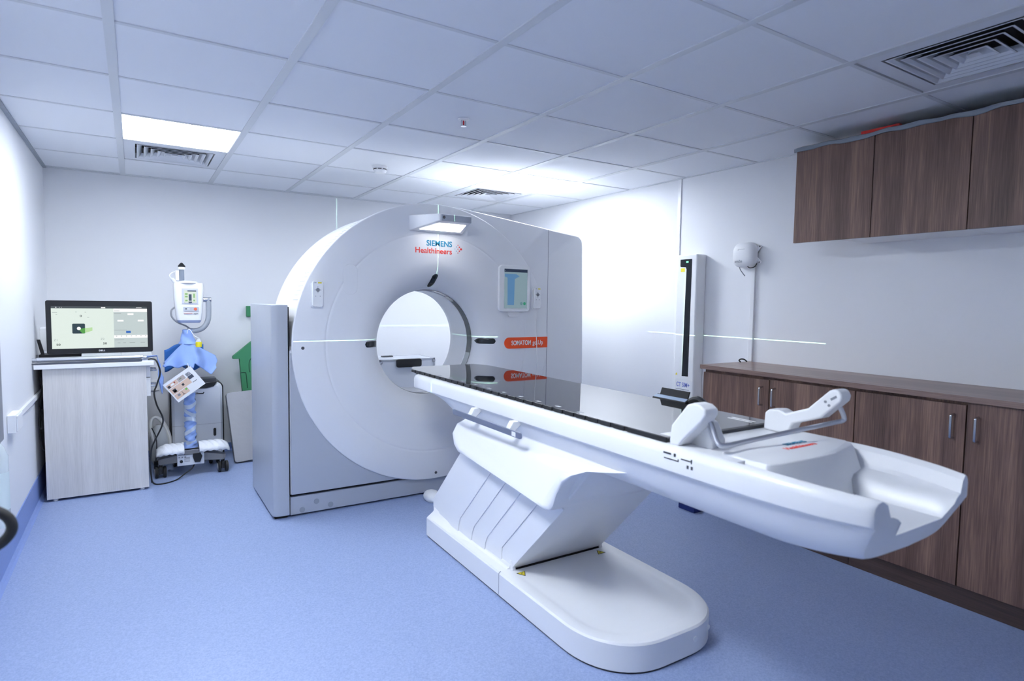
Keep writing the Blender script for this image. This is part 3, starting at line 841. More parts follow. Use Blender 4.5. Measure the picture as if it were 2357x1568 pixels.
def csec(y, trough, dyt=0.0):
    w = wid(y); zb = zbot(y)
    rb = RB if y < 1.12 else RB
    zr = RT-0.014*max(0, min(1, (-0.95-y)/0.30))**1.5
    if trough:
        inner = [(-w+0.050, zr-0.012), (-w+0.062, zr-0.045), (-w+0.075, 0.818), (-0.158, 0.812), (-0.142, 0.800), (-0.124, 0.757)]
    else:
        inner = [(-w+0.050, zr), (-w+0.062, zr), (-w+0.075, zr), (-0.158, zr), (-0.142, zr), (-0.124, zr)]
    left = inner[::-1] + [(-w+0.030, zr), (-w+0.014, zr-0.004), (-w+0.004, zr-0.014), (-w, zr-0.026), (-w, rb+0.006), (-w+0.004, rb), (-w+0.012, rb)]
    h = hull(w, zb, rb, zr)
    pts = left + h[1:]
    full = pts + [(-p[0], p[1]) for p in reversed(pts[:-1])]
    return [(TX+p[0], y, p[1]) for p in full]
st = []
def shrink(sec_, s, y):
    return [(TX+(p[0]-TX)*s, y, 0.80+(p[2]-0.80)*s) for p in sec_]
st.append(shrink(csec(1.34, False), 0.93, 1.352)); st.append(shrink(csec(1.34, False), 0.975, 1.347))
def far(y):
    # ahead of the pedestal only the thin rail slab reaches on towards the bore
    s_ = csec(y, False)
    lim = 0.790 if y > 1.10 else 0.790-(1.10-y)*0.47
    return [(p[0], p[1], max(p[2], lim)) for p in s_]
st = [shrink(far(1.34), 0.93, 1.352), shrink(far(1.34), 0.975, 1.347)]
for y in (1.335, 1.2, 1.10, 1.0, 0.86, 0.6, 0.3, 0.0, -0.3, -0.6, -0.78, -0.86): st.append(far(y) if y > 0.8 else csec(y, False))
st.append(csec(-0.882, False)); st.append(csec(-0.888, True))
def bow(sec_, t):
    return [(p[0], p[1]+t*0.50*max(0.0, 0.80-p[2])-0.022*t*(1-((p[0]-TX)/0.27)**2), p[2]) for p in sec_]
for y, t_ in ((-0.95, 0), (-1.0, 0.1), (-1.05, 0.25), (-1.09, 0.4), (-1.13, 0.58), (-1.165, 0.75), (-1.19, 0.88), (-1.21, 0.97)): st.append(bow(csec(y, True), t_))
def endsec(y, s):
    e = csec(-1.21, True)
    return bow([(TX+(p[0]-TX)*s, y, 0.80+(p[2]-0.80)*s) for p in e], 1.0)
st.append(endsec(-1.222, 0.985)); st.append(endsec(-1.228, 0.955))
b = B(); b.rings(st)
cr_ = obj('cradle', b, WHITE, tab, smooth=40, bevel=0.003)
# foot-end cover with the printed logo
def lidring(z, xl, xr, yl, ym, yr, yb):
    return [(xl, yb, z), (xr, yb+0.02, z), (xr, yr, z), (xr-0.03, yr-0.018, z), ((xl+xr)/2+0.06, ym, z), ((xl+xr)/2-0.06, ym-0.002, z), (xl+0.03, yl-0.016, z), (xl, yl, z)]
b = B(); b.rings([lidring(0.7572, TX-0.123, TX+0.123, -1.000, -1.012, -0.992, -0.86), lidring(0.80, TX-0.141, TX+0.141, -0.985, -1.0, -0.975, -0.86), lidring(0.8125, TX-0.158, TX+0.158, -0.980, -0.997, -0.970, -0.86), lidring(0.8185, TX-0.218, TX+0.218, -0.972, -0.993, -0.960, -0.86), lidring(0.866, TX-0.236, TX+0.236, -0.952, -0.975, -0.930, -0.82), lidring(0.880, 1.492, 1.955, -0.945, -0.968, -0.92, -0.80), lidring(0.888, 1.58, 1.945, -0.925, -0.950, -0.905, -0.785)])
lid = obj('foot_cover', b, WHITE, tab, bevel=0.004, smooth=30)
for s_, sz, mm, yy in (('SIEMENS', 0.028, TEAL, -0.862), ('Healthineers', 0.029, RED, -0.895)):
    text('lettering', s_, sz, mm, lid, (1.815, yy, 0.8886), (1, 0, 0), (0, 1, 0), 'RIGHT', bold=0.0005, ext=0.0003)
obj('cover_gap', B().rings([[(TX-0.126, -1.006, 0.7575), (TX+0.126, -0.998, 0.7575), (TX+0.126, -1.0005, 0.7575), (TX-0.126, -1.0085, 0.7575)], [(TX-0.126, -1.006, 0.7582), (TX+0.126, -0.998, 0.7582), (TX+0.126, -1.0005, 0.7582), (TX-0.126, -1.0085, 0.7582)]]), SEAM, tab, smooth=0)
for px, pz, py, ax in ((TX-0.226, 0.832, -1.2265, 'y'), (TX-0.165, 0.750, -1.2065, 'y')):
    obj('bumper_cap', B().lathe([(0.013, 0.006), (0.013, -0.001), (0.010, -0.0015)], (px, py, pz), 'y', 20), mat('bumper_grey', '#aeb1b6', 0.6), tab)
# pictograms on the rail side
b = B()
xw = TX-0.2985
for y0, y1, z0, z1 in ((-0.642, -0.672, 0.853, 0.858), (-0.684, -0.690, 0.850, 0.860), (-0.645, -0.70, 0.838, 0.841), (-0.70, -0.703, 0.838, 0.846), (-0.712, -0.752, 0.848, 0.851), (-0.750, -0.753, 0.843, 0.856), (-0.735, -0.742, 0.826, 0.836), (-0.750, -0.757, 0.826, 0.836)):
    b.box(xw-0.0008, xw+0.001, min(y0, y1), max(y0, y1), z0, z1)
obj('pictogram', b, TXTD, tab, smooth=0)
# accessory rail on the left side
b = B()
q = rr(0.095, 0.725, 0.746, 0.772, 0.0125, 6)
b.prism(q, 'x', 1.375, 1.383)
rail = obj('accessory_rail', b, mat('rail_steel', '#868da0', 0.3, metal=0.55), tab, bevel=0.0015)
obj('rail_sticker', B().box(1.3742, 1.376, 0.135, 0.165, 0.750, 0.768), WHITE2, rail, smooth=0)
for yy in (0.56, 0.21):
    obj('rail_bracket', B().prism([(1.382, 0.752), (1.382, 0.77), (1.40, 0.80), (1.46, 0.80), (1.40, 0.752)], 'y', yy-0.017, yy+0.017), WHITE2, rail, bevel=0.003)
# foot-end bracket with a bent steel bar
br = obj('pull_bracket', B().prism([(-0.642, 0.877), (-0.645, 0.938), (-0.660, 0.950), (-0.700, 0.956), (-0.725, 0.945), (-0.760, 0.960), (-0.800, 0.975), (-0.868, 1.042), (-0.885, 1.050), (-0.902, 1.046), (-0.912, 1.030), (-0.908, 1.012), (-0.845, 0.950), (-0.750, 0.915), (-0.735, 0.877)], 'x', 1.905, 1.962), WHITE, tab, bevel=0.008, seg=3)
obj('slot', B().prism([(-0.875, 1.018), (-0.893, 1.030), (-0.896, 1.024), (-0.879, 1.012)], 'x', 1.9035, 1.907), GREYM, br, smooth=0)
obj('pin_holes', B().cyl((1.9035, -0.860, 1.006), 0.0045, 0.003, 'x', 12).cyl((1.9035, -0.872, 0.996), 0.0045, 0.003, 'x', 12), GREYM, br)
b = B(); b.prism([(-0.633, 0.885), (-0.640, 0.935), (-0.700, 1.008), (-0.722, 1.016), (-0.748, 1.014), (-0.768, 1.002), (-0.770, 0.985), (-0.755, 0.962), (-0.690, 0.898), (-0.672, 0.876), (-0.64, 0.872)], 'x', 1.452, 1.512)
bl = obj('pull_bracket', b, WHITE, tab, bevel=0.010, seg=3)
b = B(); b.prism([(-0.655, 0.872), (-0.67, 0.944), (-0.705, 0.956), (-0.722, 0.95), (-0.750, 0.90), (-0.748, 0.872)], 'x', 1.512, 1.572)
obj('bracket_foot', b, WHITE, bl, bevel=0.006)
b = B(); b.tube(bez([(1.505, -0.735, 0.975), (1.492, -0.765, 0.945), (1.472, -0.800, 0.912), (1.485, -0.816, 0.904), (1.56, -0.824, 0.909), (1.75, -0.848, 0.924), (1.93, -0.872, 0.938), (1.965, -0.884, 0.944), (1.968, -0.886, 0.956), (1.955, -0.880, 0.985), (1.945, -0.874, 1.0)], 10), 0.0075, 10)
obj('pull_bar', b, ALU, tab)
# control box on the far rail
cbx = obj('control_box', B().prism([(2.018, 0.852), (2.075, 0.852), (2.075, 0.90), (2.05, 0.905), (2.018, 0.892)], 'y', -0.19, 0.005), BLACK, tab, bevel=0.004)
obj('display_strip', B().prism([(2.020, 0.8932), (2.042, 0.9022), (2.0415, 0.9032), (2.0195, 0.8942)], 'y', -0.182, 0.0), mat('display_silver', '#9fb0c4', 0.2), cbx, smooth=0)
obj('flap', B().prism([(2.040, 0.898), (2.048, 0.898), (2.062, 0.932), (2.054, 0.934)], 'y', -0.178, -0.018), RUBBER, cbx, bevel=0.002)
obj('grip', B().tube(bez([(2.05, -0.19, 0.892), (2.052, -0.215, 0.905), (2.05, -0.245, 0.902), (2.045, -0.285, 0.875), (2.042, -0.30, 0.85)], 8), 0.017, 10), BLACK, cbx)
# pale bracket on the floor between the table and the gantry
b = B(); b.ell((1.665, 1.60, 0.028), 0.055, 0.085, 0.04)
for v in b.bm.verts: v.co.z = max(v.co.z, 0.0)
o = obj('cable_cover', b, WHITE2, tab)

# flat carbon tabletop lying on the cradle
ft = thing('flat_tabletop', (TX, 0.45, RT), 'glossy black flat tabletop lying on the white patient table', 'tabletop')
zt = 0.893
out = [(1.455, -0.625), (1.985, -0.625), (1.985, 1.45), (1.935, 1.56), (1.505, 1.56), (1.455, 1.45)]
def plate(ins, z): return [(TX+(p[0]-TX)*(1-ins/0.265), p[1], z) for p in out]
b = B(); b.prism(out, 'z', zt-0.006, zt)
obj('top_skin', b, CARBON, ft, bevel=0.0008)
b = B(); b.prism([(p[0]*1+(0.004 if p[0] < TX else -0.004), p[1]+(0.004 if p[1] < 0 else -0.004)) for p in out], 'z', RT+0.0003, zt-0.006)
core = obj('core', b, CARBEDGE, ft)
for xa, sg in ((1.455, -1), (1.985, 1)):
    comb = [(-0.624, 0.0), (-0.624, 0.0055), (-0.45, 0.0055)]
    for k in range(27):
        yy = -0.45+0.07*k
        comb += [(yy+0.001, 0.0015), (yy+0.017, 0.0015), (yy+0.018, 0.0055), (yy+0.07, 0.0055)]
    comb += [(1.445, 0.0)]
    b = B(); b.prism([(xa+sg*d, q) for q, d in comb], 'z', RT+0.001, zt-0.0012)
    obj('index_edge', b, BLACK, ft, smooth=0)
b = B(); b.rings([[(1.49, 1.356, 0.876), (1.95, 1.356, 0.876), (1.95, 1.356, 0.835), (1.49, 1.356, 0.835)], [(1.485, 1.42, 0.876), (1.955, 1.42, 0.876), (1.955, 1.42, 0.853), (1.485, 1.42, 0.853)], [(1.48, 1.475, 0.876), (1.96, 1.475, 0.876), (1.96, 1.475, 0.872), (1.48, 1.475, 0.872)]])
obj('head_end_block', b, CARBEDGE, ft)
for k in range(14):
    b = B(); yy = 1.10-0.14*k
    if yy < -0.3: break
    b.box(1.470, 1.486, yy-0.014, yy+0.014, zt, zt+0.0004)
    obj('index_mark', b, TXTG, ft, smooth=0)
b = B(); b.box(1.475, 1.545, -0.615, -0.575, zt, zt+0.0006)
obj('name_plate', b, WHITE2, ft, smooth=0)
b = B(); b.box(1.895, 1.905, -0.60, -0.50, zt, zt+0.0006); b.box(1.915, 1.925, -0.60, -0.50, zt, zt+0.0006)
obj('printed_bars', b, TXTW, ft, smooth=0)

tab.rotation_euler = (0, 0, -0.009)
ft.rotation_euler = (0, 0, -0.009)
ft.location = Matrix.Translation(tab.location) @ Matrix.Rotation(-0.009, 4, 'Z') @ (ft.location-tab.location)

# ------------------------------------------------------------------ metal case behind the scanner
cs = thing('metal_case', (2.1, 3.05, 0.0), 'silver aluminium case with a black handle, seen through the scanner opening', 'case')
x0, x1, y0, y1, zt2 = 1.79, 2.30, 2.92, 3.25, 0.800
obj('shell', B().box(x0, x1, y0, y1, 0.0, zt2), mat('case_panel', '#d9dde6', 0.4), cs, bevel=0.004)
b = B()
for xx in (x0-0.004, x1-0.012): 
    b.box(xx, xx+0.016, y0-0.004, y0+0.012, 0.001, zt2+0.004); b.box(xx, xx+0.016, y1-0.012, y1+0.004, 0.001, zt2+0.004)
b.box(x0, x1, y0-0.004, y0+0.012, zt2-0.012, zt2+0.004); b.box(x0, x1, y1-0.012, y1+0.004, zt2-0.012, zt2+0.004)
b.box(x0-0.004, x0+0.012, y0, y1, zt2-0.012, zt2+0.004); b.box(x1-0.012, x1+0.004, y0, y1, zt2-0.012, zt2+0.004)
obj('edge_profiles', b, ALU, cs, bevel=0.002)
for xx in (x0+0.012, x1-0.012):
    obj('corner_bolt', B().lathe([(0.014, 0), (0.014, -0.006), (0.006, -0.008)], (xx, y0-0.004, zt2-0.022), 'y', 16), CHROME, cs)
obj('handle', B().prism(rr(1.935, 2.165, zt2-0.068, zt2+0.004, 0.02), 'y', y0-0.03, y0-0.004), BLACK, cs, bevel=0.006)
obj('latch', B().box(1.90, 2.0, y1-0.10, y1-0.06, zt2+0.003, zt2+0.012), GREYD, cs)

# ------------------------------------------------------------------ desk and what stands on it
dk = thing('desk', (-0.16, 3.15, 0), 'pale grey ash desk with a white top in the left corner', 'desk')
obj('end_panel', B().box(-0.442, 0.110, 2.770, 2.790, 0.016, 0.848), ASH, dk, bevel=0.001)
obj('body', B().box(-0.435, 0.105, 2.790, 3.56, 0.016, 0.848), ASH, dk)
obj('top', B().box(-0.482, 0.155, 2.745, 3.60, 0.848, 0.876), WHITE2, dk, bevel=0.003)
for xx in (-0.40, 0.07):
    obj('foot', B().cyl((xx, 2.80, 0.0), 0.014, 0.017, 'z', 16), WHITE2, dk); obj('foot', B().cyl((xx, 3.52, 0.0), 0.014, 0.017, 'z', 16), WHITE2, dk)
for z0, z1 in ((0.765, 0.842), (0.634, 0.76)):
    d = obj('drawer', B().box(0.106, 0.134, 2.797, 3.22, z0, z1), WHITE2, dk, bevel=0.002)
    obj('drawer_pull', B().tube(bez([(0.134, 2.86, (z0+z1)/2), (0.165, 2.862, (z0+z1)/2), (0.17, 2.875, (z0+z1)/2), (0.17, 2.985, (z0+z1)/2), (0.165, 2.998, (z0+z1)/2), (0.134, 3.0, (z0+z1)/2)], 5), 0.006, 8), CHROME, d)

mo = thing('monitor', (-0.135, 2.86, 0.876), 'black monitor with a lit pale screen standing on the desk', 'monitor')
y = 2.85
obj('bezel', B().prism(rr(-0.424, 0.154, 0.933, 1.277, 0.012), 'y', y, y+0.028), BLACK, mo, bevel=0.003)
obj('screen', B().box(-0.396, 0.124, y-0.0012, y+0.002, 0.967, 1.240), SCREENW, mo, smooth=0)
S = -0.396
def sx2(u): return -0.396+0.520*u
def sz2(v): return 1.240-0.273*v
def spatch(name, u0, u1, v0, v1, m_, lay=1):
    return obj(name, B().box(sx2(u0), sx2(u1), y-0.0012-0.0006*lay, y-0.0011, sz2(v1), sz2(v0)), m_, mo, smooth=0)
E1 = emis('screen_bar', '#4a5257', 0.496); E2 = emis('screen_side', '#cfdcdc', 0.484); E3 = emis('screen_white', '#ffffff', 0.589)
E4 = emis('screen_dark', '#39505a', 0.372); E5 = emis('screen_green', '#5fb24e', 0.434); E6 = emis('screen_blue', '#3d74c8', 0.496); E7 = emis('screen_ink', '#2f3438', 0.248); E8 = emis('screen_faint', '#a8b3b3', 0.465); E9 = emis('screen_pale_green', '#bfe3a8', 0.527)
spatch('menu_bar', 0, 1, 0, 0.05, E1)
spatch('side_pane', 0.635, 1, 0.05, 1.0, E2)
spatch('side_header', 0.635, 1, 0.05, 0.13, E3, 2); spatch('side_header', 0.635, 1, 0.70, 0.77, E3, 2)
for u0, u1, v0, v1 in ((0.785, 0.85, 0.165, 0.205), (0.675, 0.74, 0.325, 0.365), (0.895, 0.96, 0.325, 0.365)): spatch('input_field', u0, u1, v0, v1, E3, 2)
spatch('blue_button', 0.765, 0.815, 0.595, 0.65, E6, 2)
b = B(); b.prism(rr(sx2(0.205), sx2(0.335), sz2(0.645), sz2(0.41), 0.006), 'y', y-0.0026, y-0.0011)
obj('scanner_icon', b, E4, mo, smooth=0)
obj('scanner_icon', B().cyl((sx2(0.272), y-0.0026, sz2(0.525)), 0.0105, -0.0008, 'y', 24), E3, mo)
obj('light_fan', B().prism([(sx2(0.27), sz2(0.55)), (sx2(0.335), sz2(0.51)), (sx2(0.335), sz2(0.64)), (sx2(0.305), sz2(0.64))], 'y', y-0.0032, y-0.0026), E5, mo, smooth=0)
obj('light_fan', B().prism([(sx2(0.337), sz2(0.52)), (sx2(0.41), sz2(0.50)), (sx2(0.41), sz2(0.58)), (sx2(0.337), sz2(0.63))], 'y', y-0.0032, y-0.0012), E9, mo, smooth=0)
for s_, u, v, sz in (('0', 0.285, 0.25, 0.018), ('50', 0.042, 0.925, 0.018), ('50', 0.515, 0.915, 0.018)):
    text('lettering', s_, sz, E7, mo, (sx2(u), y-0.0018, sz2(v)), (1, 0, 0), (0, 0, 1), bold=0.0003, ext=0.0002, sx=1.2)
for s_, u, v in (('Z1', 0.018, 0.815), ('Z2', 0.49, 0.81)):
    text('lettering', s_, 0.019, E8, mo, (sx2(u), y-0.0018, sz2(v)), (1, 0, 0), (0, 0, 1), ext=0.0002)
b = B()
for u0, u1, v in ((0.01, 0.06, 0.145), (0.045, 0.06, 0.19), (0.36, 0.38, 0.265), (0.24, 0.255, 0.135), (0.335, 0.35, 0.14)): b.box(sx2(u0), sx2(u1), y-0.0019, y-0.0011, sz2(v)-0.0012, sz2(v)+0.0012)
for k in range(7): b.box(sx2(0.655+0.053*k), sx2(0.668+0.053*k), y-0.0025, y-0.0011, sz2(0.72)-0.003, sz2(0.72)+0.002)
for u0, u1, v in ((0.64, 0.70, 0.105), (0.64, 0.715, 0.175), (0.64, 0.775, 0.575), (0.64, 0.74, 0.815), (0.67, 0.70, 0.885), (0.73, 0.76, 0.885), (0.80, 0.86, 0.885), (0.92, 0.97, 0.885)): b.box(sx2(u0), sx2(u1), y-0.0025, y-0.0011, sz2(v)-0.0014, sz2(v)+0.0014)
obj('interface_text', b, E8, mo, smooth=0)
b = B()
for u in (0.05, 0.085, 0.105): b.cyl((sx2(u), y-0.0019, sz2(0.026)), 0.0032 if u == 0.05 else 0.0018, -0.0006, 'y', 10)
b.box(sx2(0.505), sx2(0.55), y-0.0024, y-0.0018, sz2(0.042), sz2(0.015)); b.box(sx2(0.88), sx2(0.94), y-0.0024, y-0.0018, sz2(0.033), sz2(0.02))
obj('menu_icons', b, E3, mo, smooth=0)
text('lettering', 'DELL', 0.0135, TXTW, mo, (-0.135, y-0.0006, 0.945), (1, 0, 0), (0, 0, 1), 'CENTER', bold=0.0004, ext=0.0004, sx=1.15)
b = B(); b.prism([(2.70, 0.877), (2.70, 0.886), (2.80, 0.9), (2.86, 0.96), (2.88, 0.96), (2.88, 0.877)], 'x', -0.20, -0.07)
b = B(); b.prism([(2.805, 0.8775), (2.795, 0.888), (2.800, 0.902), (2.842, 0.9335), (2.90, 0.9335), (2.95, 0.8775)], 'x', -0.245, -0.030)
obj('stand', b, mat('silver_plastic', '#c6cad0', 0.3, metal=0.5), mo, bevel=0.003)

o = obj('metal_tube', B().lathe([(0.004, -0.02), (0.009, -0.018), (0.009, -0.012), (0.0135, -0.012), (0.0135, 0.01), (0.017, 0.012), (0.017, 0.555), (0.0135, 0.557), (0.0135, 0.572), (0.007, 0.574), (0.007, 0.592)], (-0.478, 2.782, 0.9035), 'x', 20), ALU, None)
setp(o, 'round aluminium tube lying across the desk in front of the monitor', 'tube')
o = obj('metal_bar', B().prism([(-0.484, 0.8765), (-0.492, 0.884), (-0.49, 0.8865), (0.083, 0.8965), (0.088, 0.892), (0.088, 0.88), (0.083, 0.8765)], 'y', 2.748, 2.762), mat('bar_grey', '#5c606a', 0.4, metal=0.3), None, bevel=0.001)
setp(o, 'flat dark grey bar lying along the front edge of the desk top', 'bar')

rt_ = thing('wireless_router', (-0.40, 3.02, 0.876), 'black router with an upright antenna behind the left edge of the monitor', 'router')
obj('body', B().box(-0.475, -0.22, 2.95, 3.09, 0.878, 0.925), BLACK, rt_, bevel=0.004)
obj('antenna', B().rings([[(-0.475+dx+s*0.5, 2.96, z), (-0.455+dx, 2.96, z), (-0.455+dx, 2.972, z), (-0.475+dx+s*0.5, 2.972, z)] for z, dx, s in ((0.905, 0.012, 0.004), (0.95, 0.004, 0.0), (1.022, -0.012, 0.002))]), BLACK, rt_, bevel=0.002)
for k, xx in enumerate((-0.36, -0.33)):
    obj('network_plug', B().box(xx, xx+0.02, 2.93, 2.952, 0.885, 0.905), mat('blue_plug', '#2a5bd0', 0.4), rt_, bevel=0.002)

def socket(name, loc, size, nrm, label):
    t = thing(name, loc, label, 'wall socket')
    return t
so = thing('wall_socket', (XL, 3.24, 0.9), 'white socket box on the left wall behind the monitor', 'wall socket')
obj('back_box', B().prism(rr(3.17, 3.30, 0.93, 1.09, 0.01), 'x', XL, XL+0.045), WHITE2, so, bevel=0.003)
obj('front_plate', B().prism(rr(3.175, 3.295, 0.935, 1.085, 0.008), 'x', XL+0.045, XL+0.052), WHITE, so, bevel=0.002)
so = thing('wall_socket', (XL, 1.93, 0.62), 'white socket box on the left wall where the trunking ends', 'wall socket')
obj('back_box', B().box(XL, XL+0.035, 1.855, 2.02, 0.625, 0.715), WHITE2, so, bevel=0.004)
obj('front_plate', B().box(XL+0.035, XL+0.042, 1.86, 2.015, 0.63, 0.71), WHITE, so, bevel=0.002)
so = thing('wall_socket', (0.17, YB, 0.55), 'small white double socket on the back wall right of the desk', 'wall socket')
obj('front_plate', B().box(0.12, 0.205, YB-0.012, YB, 0.555, 0.642), WHITE2, so, bevel=0.003)
obj('plug_hole', B().cyl((0.185, YB-0.013, 0.585), 0.004, 0.003, 'y', 10), BLACK, so)
o = obj('cable_trunking', B().box(XL, XL+0.016, 2.02, YB, 0.655, 0.685), WHITE, None, bevel=0.002)
setp(o, 'white horizontal cable trunking on the left wall, running behind the desk', 'trunking')

# sanitizer holder at the very left edge
sa = thing('dispenser', (XL, 1.49, 0.3), 'grey dispenser on the left wall at the very edge of the photo, bottle below', 'dispenser')
obj('holder', B().box(XL, XL+0.052, 1.30, 1.42, 0.68, 1.26), GREYM, sa, bevel=0.006)
obj('bottle', B().lathe([(0.034, 0.0), (0.038, 0.02), (0.038, 0.30), (0.025, 0.34), (0.016, 0.355)], (XL+0.038, 1.335, 0.325), 'z', 24), mat('bottle_pale', '#dfe9ec', 0.15, alpha=0.8), sa)
obj('bottle_label', B().lathe([(0.0385, 0.0), (0.0385, 0.16)], (XL+0.038, 1.335, 0.40), 'z', 24, cap=False), mat('label_aqua', '#d9e6e6', 0.4), sa)

# cables at the desk
o = obj('power_cable', B().tube(bez([(-0.463, 2.86, 0.845), (-0.462, 2.85, 0.78), (-0.455, 2.86, 0.72), (-0.463, 2.84, 0.66), (-0.47, 2.86, 0.58), (-0.474, 2.84, 0.49), (-0.462, 2.83, 0.46), (-0.459, 2.85, 0.52), (-0.460, 2.86, 0.58), (-0.470, 2.87, 0.55), (-0.474, 2.86, 0.42), (-0.465, 2.85, 0.34), (-0.455, 2.845, 0.32)], 10), 0.0042, 8), BLACK, None)
setp(o, 'looped black cable hanging between the left wall and the desk', 'cable')
o = obj('mains_cable', B().tube(bez([(0.125, 2.815, 0.884), (0.145, 2.775, 0.889), (0.170, 2.742, 0.876), (0.189, 2.738, 0.80), (0.170, 2.75, 0.72), (0.152, 2.75, 0.66), (0.165, 2.74, 0.58), (0.198, 2.73, 0.49), (0.19, 2.73, 0.43), (0.150, 2.735, 0.34), (0.128, 2.74, 0.28), (0.120, 2.78, 0.16), (0.128, 2.86, 0.02)], 12), 0.0052, 8), BLACK, None)
setp(o, 'thick black cable dropping from the desk top down its right side', 'cable')
# bundle on the floor behind the desk
bu = thing('cable_bundle', (0.19, 3.33, 0), 'pale grey coiled cable bundle on the floor between desk and injector', 'cable bundle')
b = B()
for k in range(4):
    pts = []
    for i in range(24):
        a = 2*PI*i/24
        pts.append((0.195+0.062*math.cos(a)+0.003*k, 3.30+0.025*k+0.035*math.sin(a)*0.6, 0.26+0.115*math.sin(a)*(1-0.04*k)-0.07*math.cos(a)))
    b.tube(pts, 0.011, 8, closed=True)
obj('coils', b, mat('cream_cable', '#c9c9c6', 0.5), bu)
b = B(); b.ell((0.19, 3.33, 0.17), 0.07, 0.07, 0.17, 18, 12)
obj('bag', b, mat('grey_bag', '#a9adb0', 0.4, bump=0.6, bscale=30), bu)
o = thing('plug_adapter', (0.16, 3.2, 0), 'small black adapter plug hanging on a thin lead beside the desk', 'adapter')
obj('plug', B().box(0.148, 0.176, 3.19, 3.22, 0.055, 0.085), BLACK, o, bevel=0.003)
obj('lead', B().tube(bez([(0.162, 3.205, 0.085), (0.17, 3.20, 0.20), (0.165, 3.195, 0.27), (0.14, 3.19, 0.34)], 8), 0.0035, 8), BLACK, o)
b = B(); b.box(0.15, 0.174, 3.195, 3.215, 0.0, 0.056)
obj('adapter_body', b, RUBBER, o, bevel=0.004)

# blue drape behind the desk
dd = thing('folded_drape', (0.12, 3.05, 0.876), 'light blue disposable drape hanging over the right edge of the desk', 'drape')
obj('cloth', B().grid(lambda u, v: (0.0+0.178*u, 2.87+0.12*v, 0.883+0.022*u-0.018*v*u+0.006*math.sin(u*PI)*math.sin(v*8)), 14, 10), DRAPE, dd, smooth=60, solid=0.003)
obj('hanging_fold', B().grid(lambda u, v: (0.178+0.022*math.sin(v*PI/2)*(0.5+u)+0.010*math.sin(v*7)*v, 2.87+0.12*u+0.008*math.sin(v*6), 0.905-0.018*u-0.27*v*(0.75+0.25*math.sin(u*4))), 14, 18), DRAPE, dd, smooth=60, solid=0.003)

# ------------------------------------------------------------------ contrast injector on its trolley
IX, IY = 0.385, 3.06
inj = thing('contrast_injector', (IX, IY, 0), 'white injector head with a small screen on a wheeled trolley, right of the desk', 'injector')
b = B(); b.rings([[(IX+s*p[0], IY+s2*p[1], z) for p in ((-0.105, -0.06), (0.105, -0.06), (0.105, 0.06), (-0.105, 0.06))] for z, s, s2 in ((0.085, 0.9, 1.0), (0.16, 1.0, 1.0), (0.175, 0.95, 0.95))])
obj('base_hub', b, GREYD, inj, bevel=0.006)
CAS = [(0.187, 3.03, -1), (0.590, 2.99, 1), (0.315, 3.31, -1), (0.56, 3.28, 1)]
for cx, cy, sg in CAS:
    p0, p1 = Vector((IX+sg*0.07, IY+(0.04 if cy > 3.1 else -0.02), 0.135)), Vector((cx, cy+0.01, 0.118))
    d = (p1-p0).normalized(); nx = Vector((-d.y, d.x, 0))
    b = B()
    rg = []
    for f, w, h in ((0, 0.05, 0.03), (0.6, 0.042, 0.026), (1.0, 0.036, 0.022), (1.12, 0.026, 0.018)):
        c = p0.lerp(p1, f)
        rg.append([c+nx*w+Vector((0, 0, -h)), c+nx*w*0.9+Vector((0, 0, h)), c-nx*w*0.9+Vector((0, 0, h)), c-nx*w+Vector((0, 0, -h))])
    b.rings(rg)
    leg = obj('leg', b, mat('warm_grey', '#77787c', 0.45), inj, bevel=0.006)
    ca = obj('caster', B().lathe([(0.012, 0.075), (0.012, 0.10)], (cx, cy, 0), 'z', 14).box(cx-0.012, cx+0.012, cy-0.03, cy+0.028, 0.03, 0.082), BLACK, inj, bevel=0.003)
    for s in (-1, 1):
        obj('wheel', B().lathe([(0.036, 0.0), (0.041, 0.006), (0.041, 0.016), (0.036, 0.021)], (cx+(0.014 if s > 0 else -0.035), cy, 0.041), 'x', 28), RUBBER, ca)
        obj('hub_cap', B().lathe([(0.028, 0.0), (0.024, 0.004*1)], (cx+s*0.035, cy, 0.041), 'x', 24) if s > 0 else B().lathe([(0.024, -0.004), (0.028, 0.0)], (cx-0.035, cy, 0.041), 'x', 24), GREYM, ca)
pn = obj('power_panel', B().box(0.290, 0.465, 2.985, 3.0, 0.080, 0.172), mat('panel_white', '#d9dce2', 0.45), inj, bevel=0.002)
obj('mains_inlet', B().prism([(0.392, 0.165), (0.440, 0.165), (0.452, 0.14), (0.438, 0.098), (0.402, 0.098), (0.390, 0.14)], 'y', 2.972, 2.986), BLACK, pn, bevel=0.002)
obj('earth_stud', B().cyl((0.316, 2.985, 0.112), 0.0105, -0.006, 'y', 16), BLACK, pn)
b = B()
for k in range(3): b.box(0.298+0.019*k, 0.309+0.019*k, 2.9842, 2.986, 0.138, 0.147)
b.box(0.297, 0.385, 2.9842, 2.986, 0.157, 0.163)
for k in range(4): b.box(0.335, 0.372, 2.9842, 2.986, 0.108+0.009*k, 0.112+0.009*k)
obj('panel_print', b, TXTG, pn, smooth=0)
obj('power_cord', B().tube(bez([(0.405, 3.018, 0.082), (0.385, 2.985, 0.055), (0.335, 2.945, 0.03), (0.28, 2.90, 0.006), (0.21, 2.85, 0.005), (0.15, 2.86, 0.005), (0.128, 2.96, 0.005)], 10), 0.0045, 8), BLACK, inj)
b = B(); b.box(0.336, 0.430, 2.975, 2.995, 0.158, 0.192)
obj('front_lip', b, mat('warm_grey', '#77787c', 0.45), inj, bevel=0.003)
obj('pole', B().tube([(IX, IY+0.03, 0.17), (IX, IY+0.03, 0.6), (IX+0.005, IY+0.03, 1.06)], 0.024, 16), GREYM, inj)
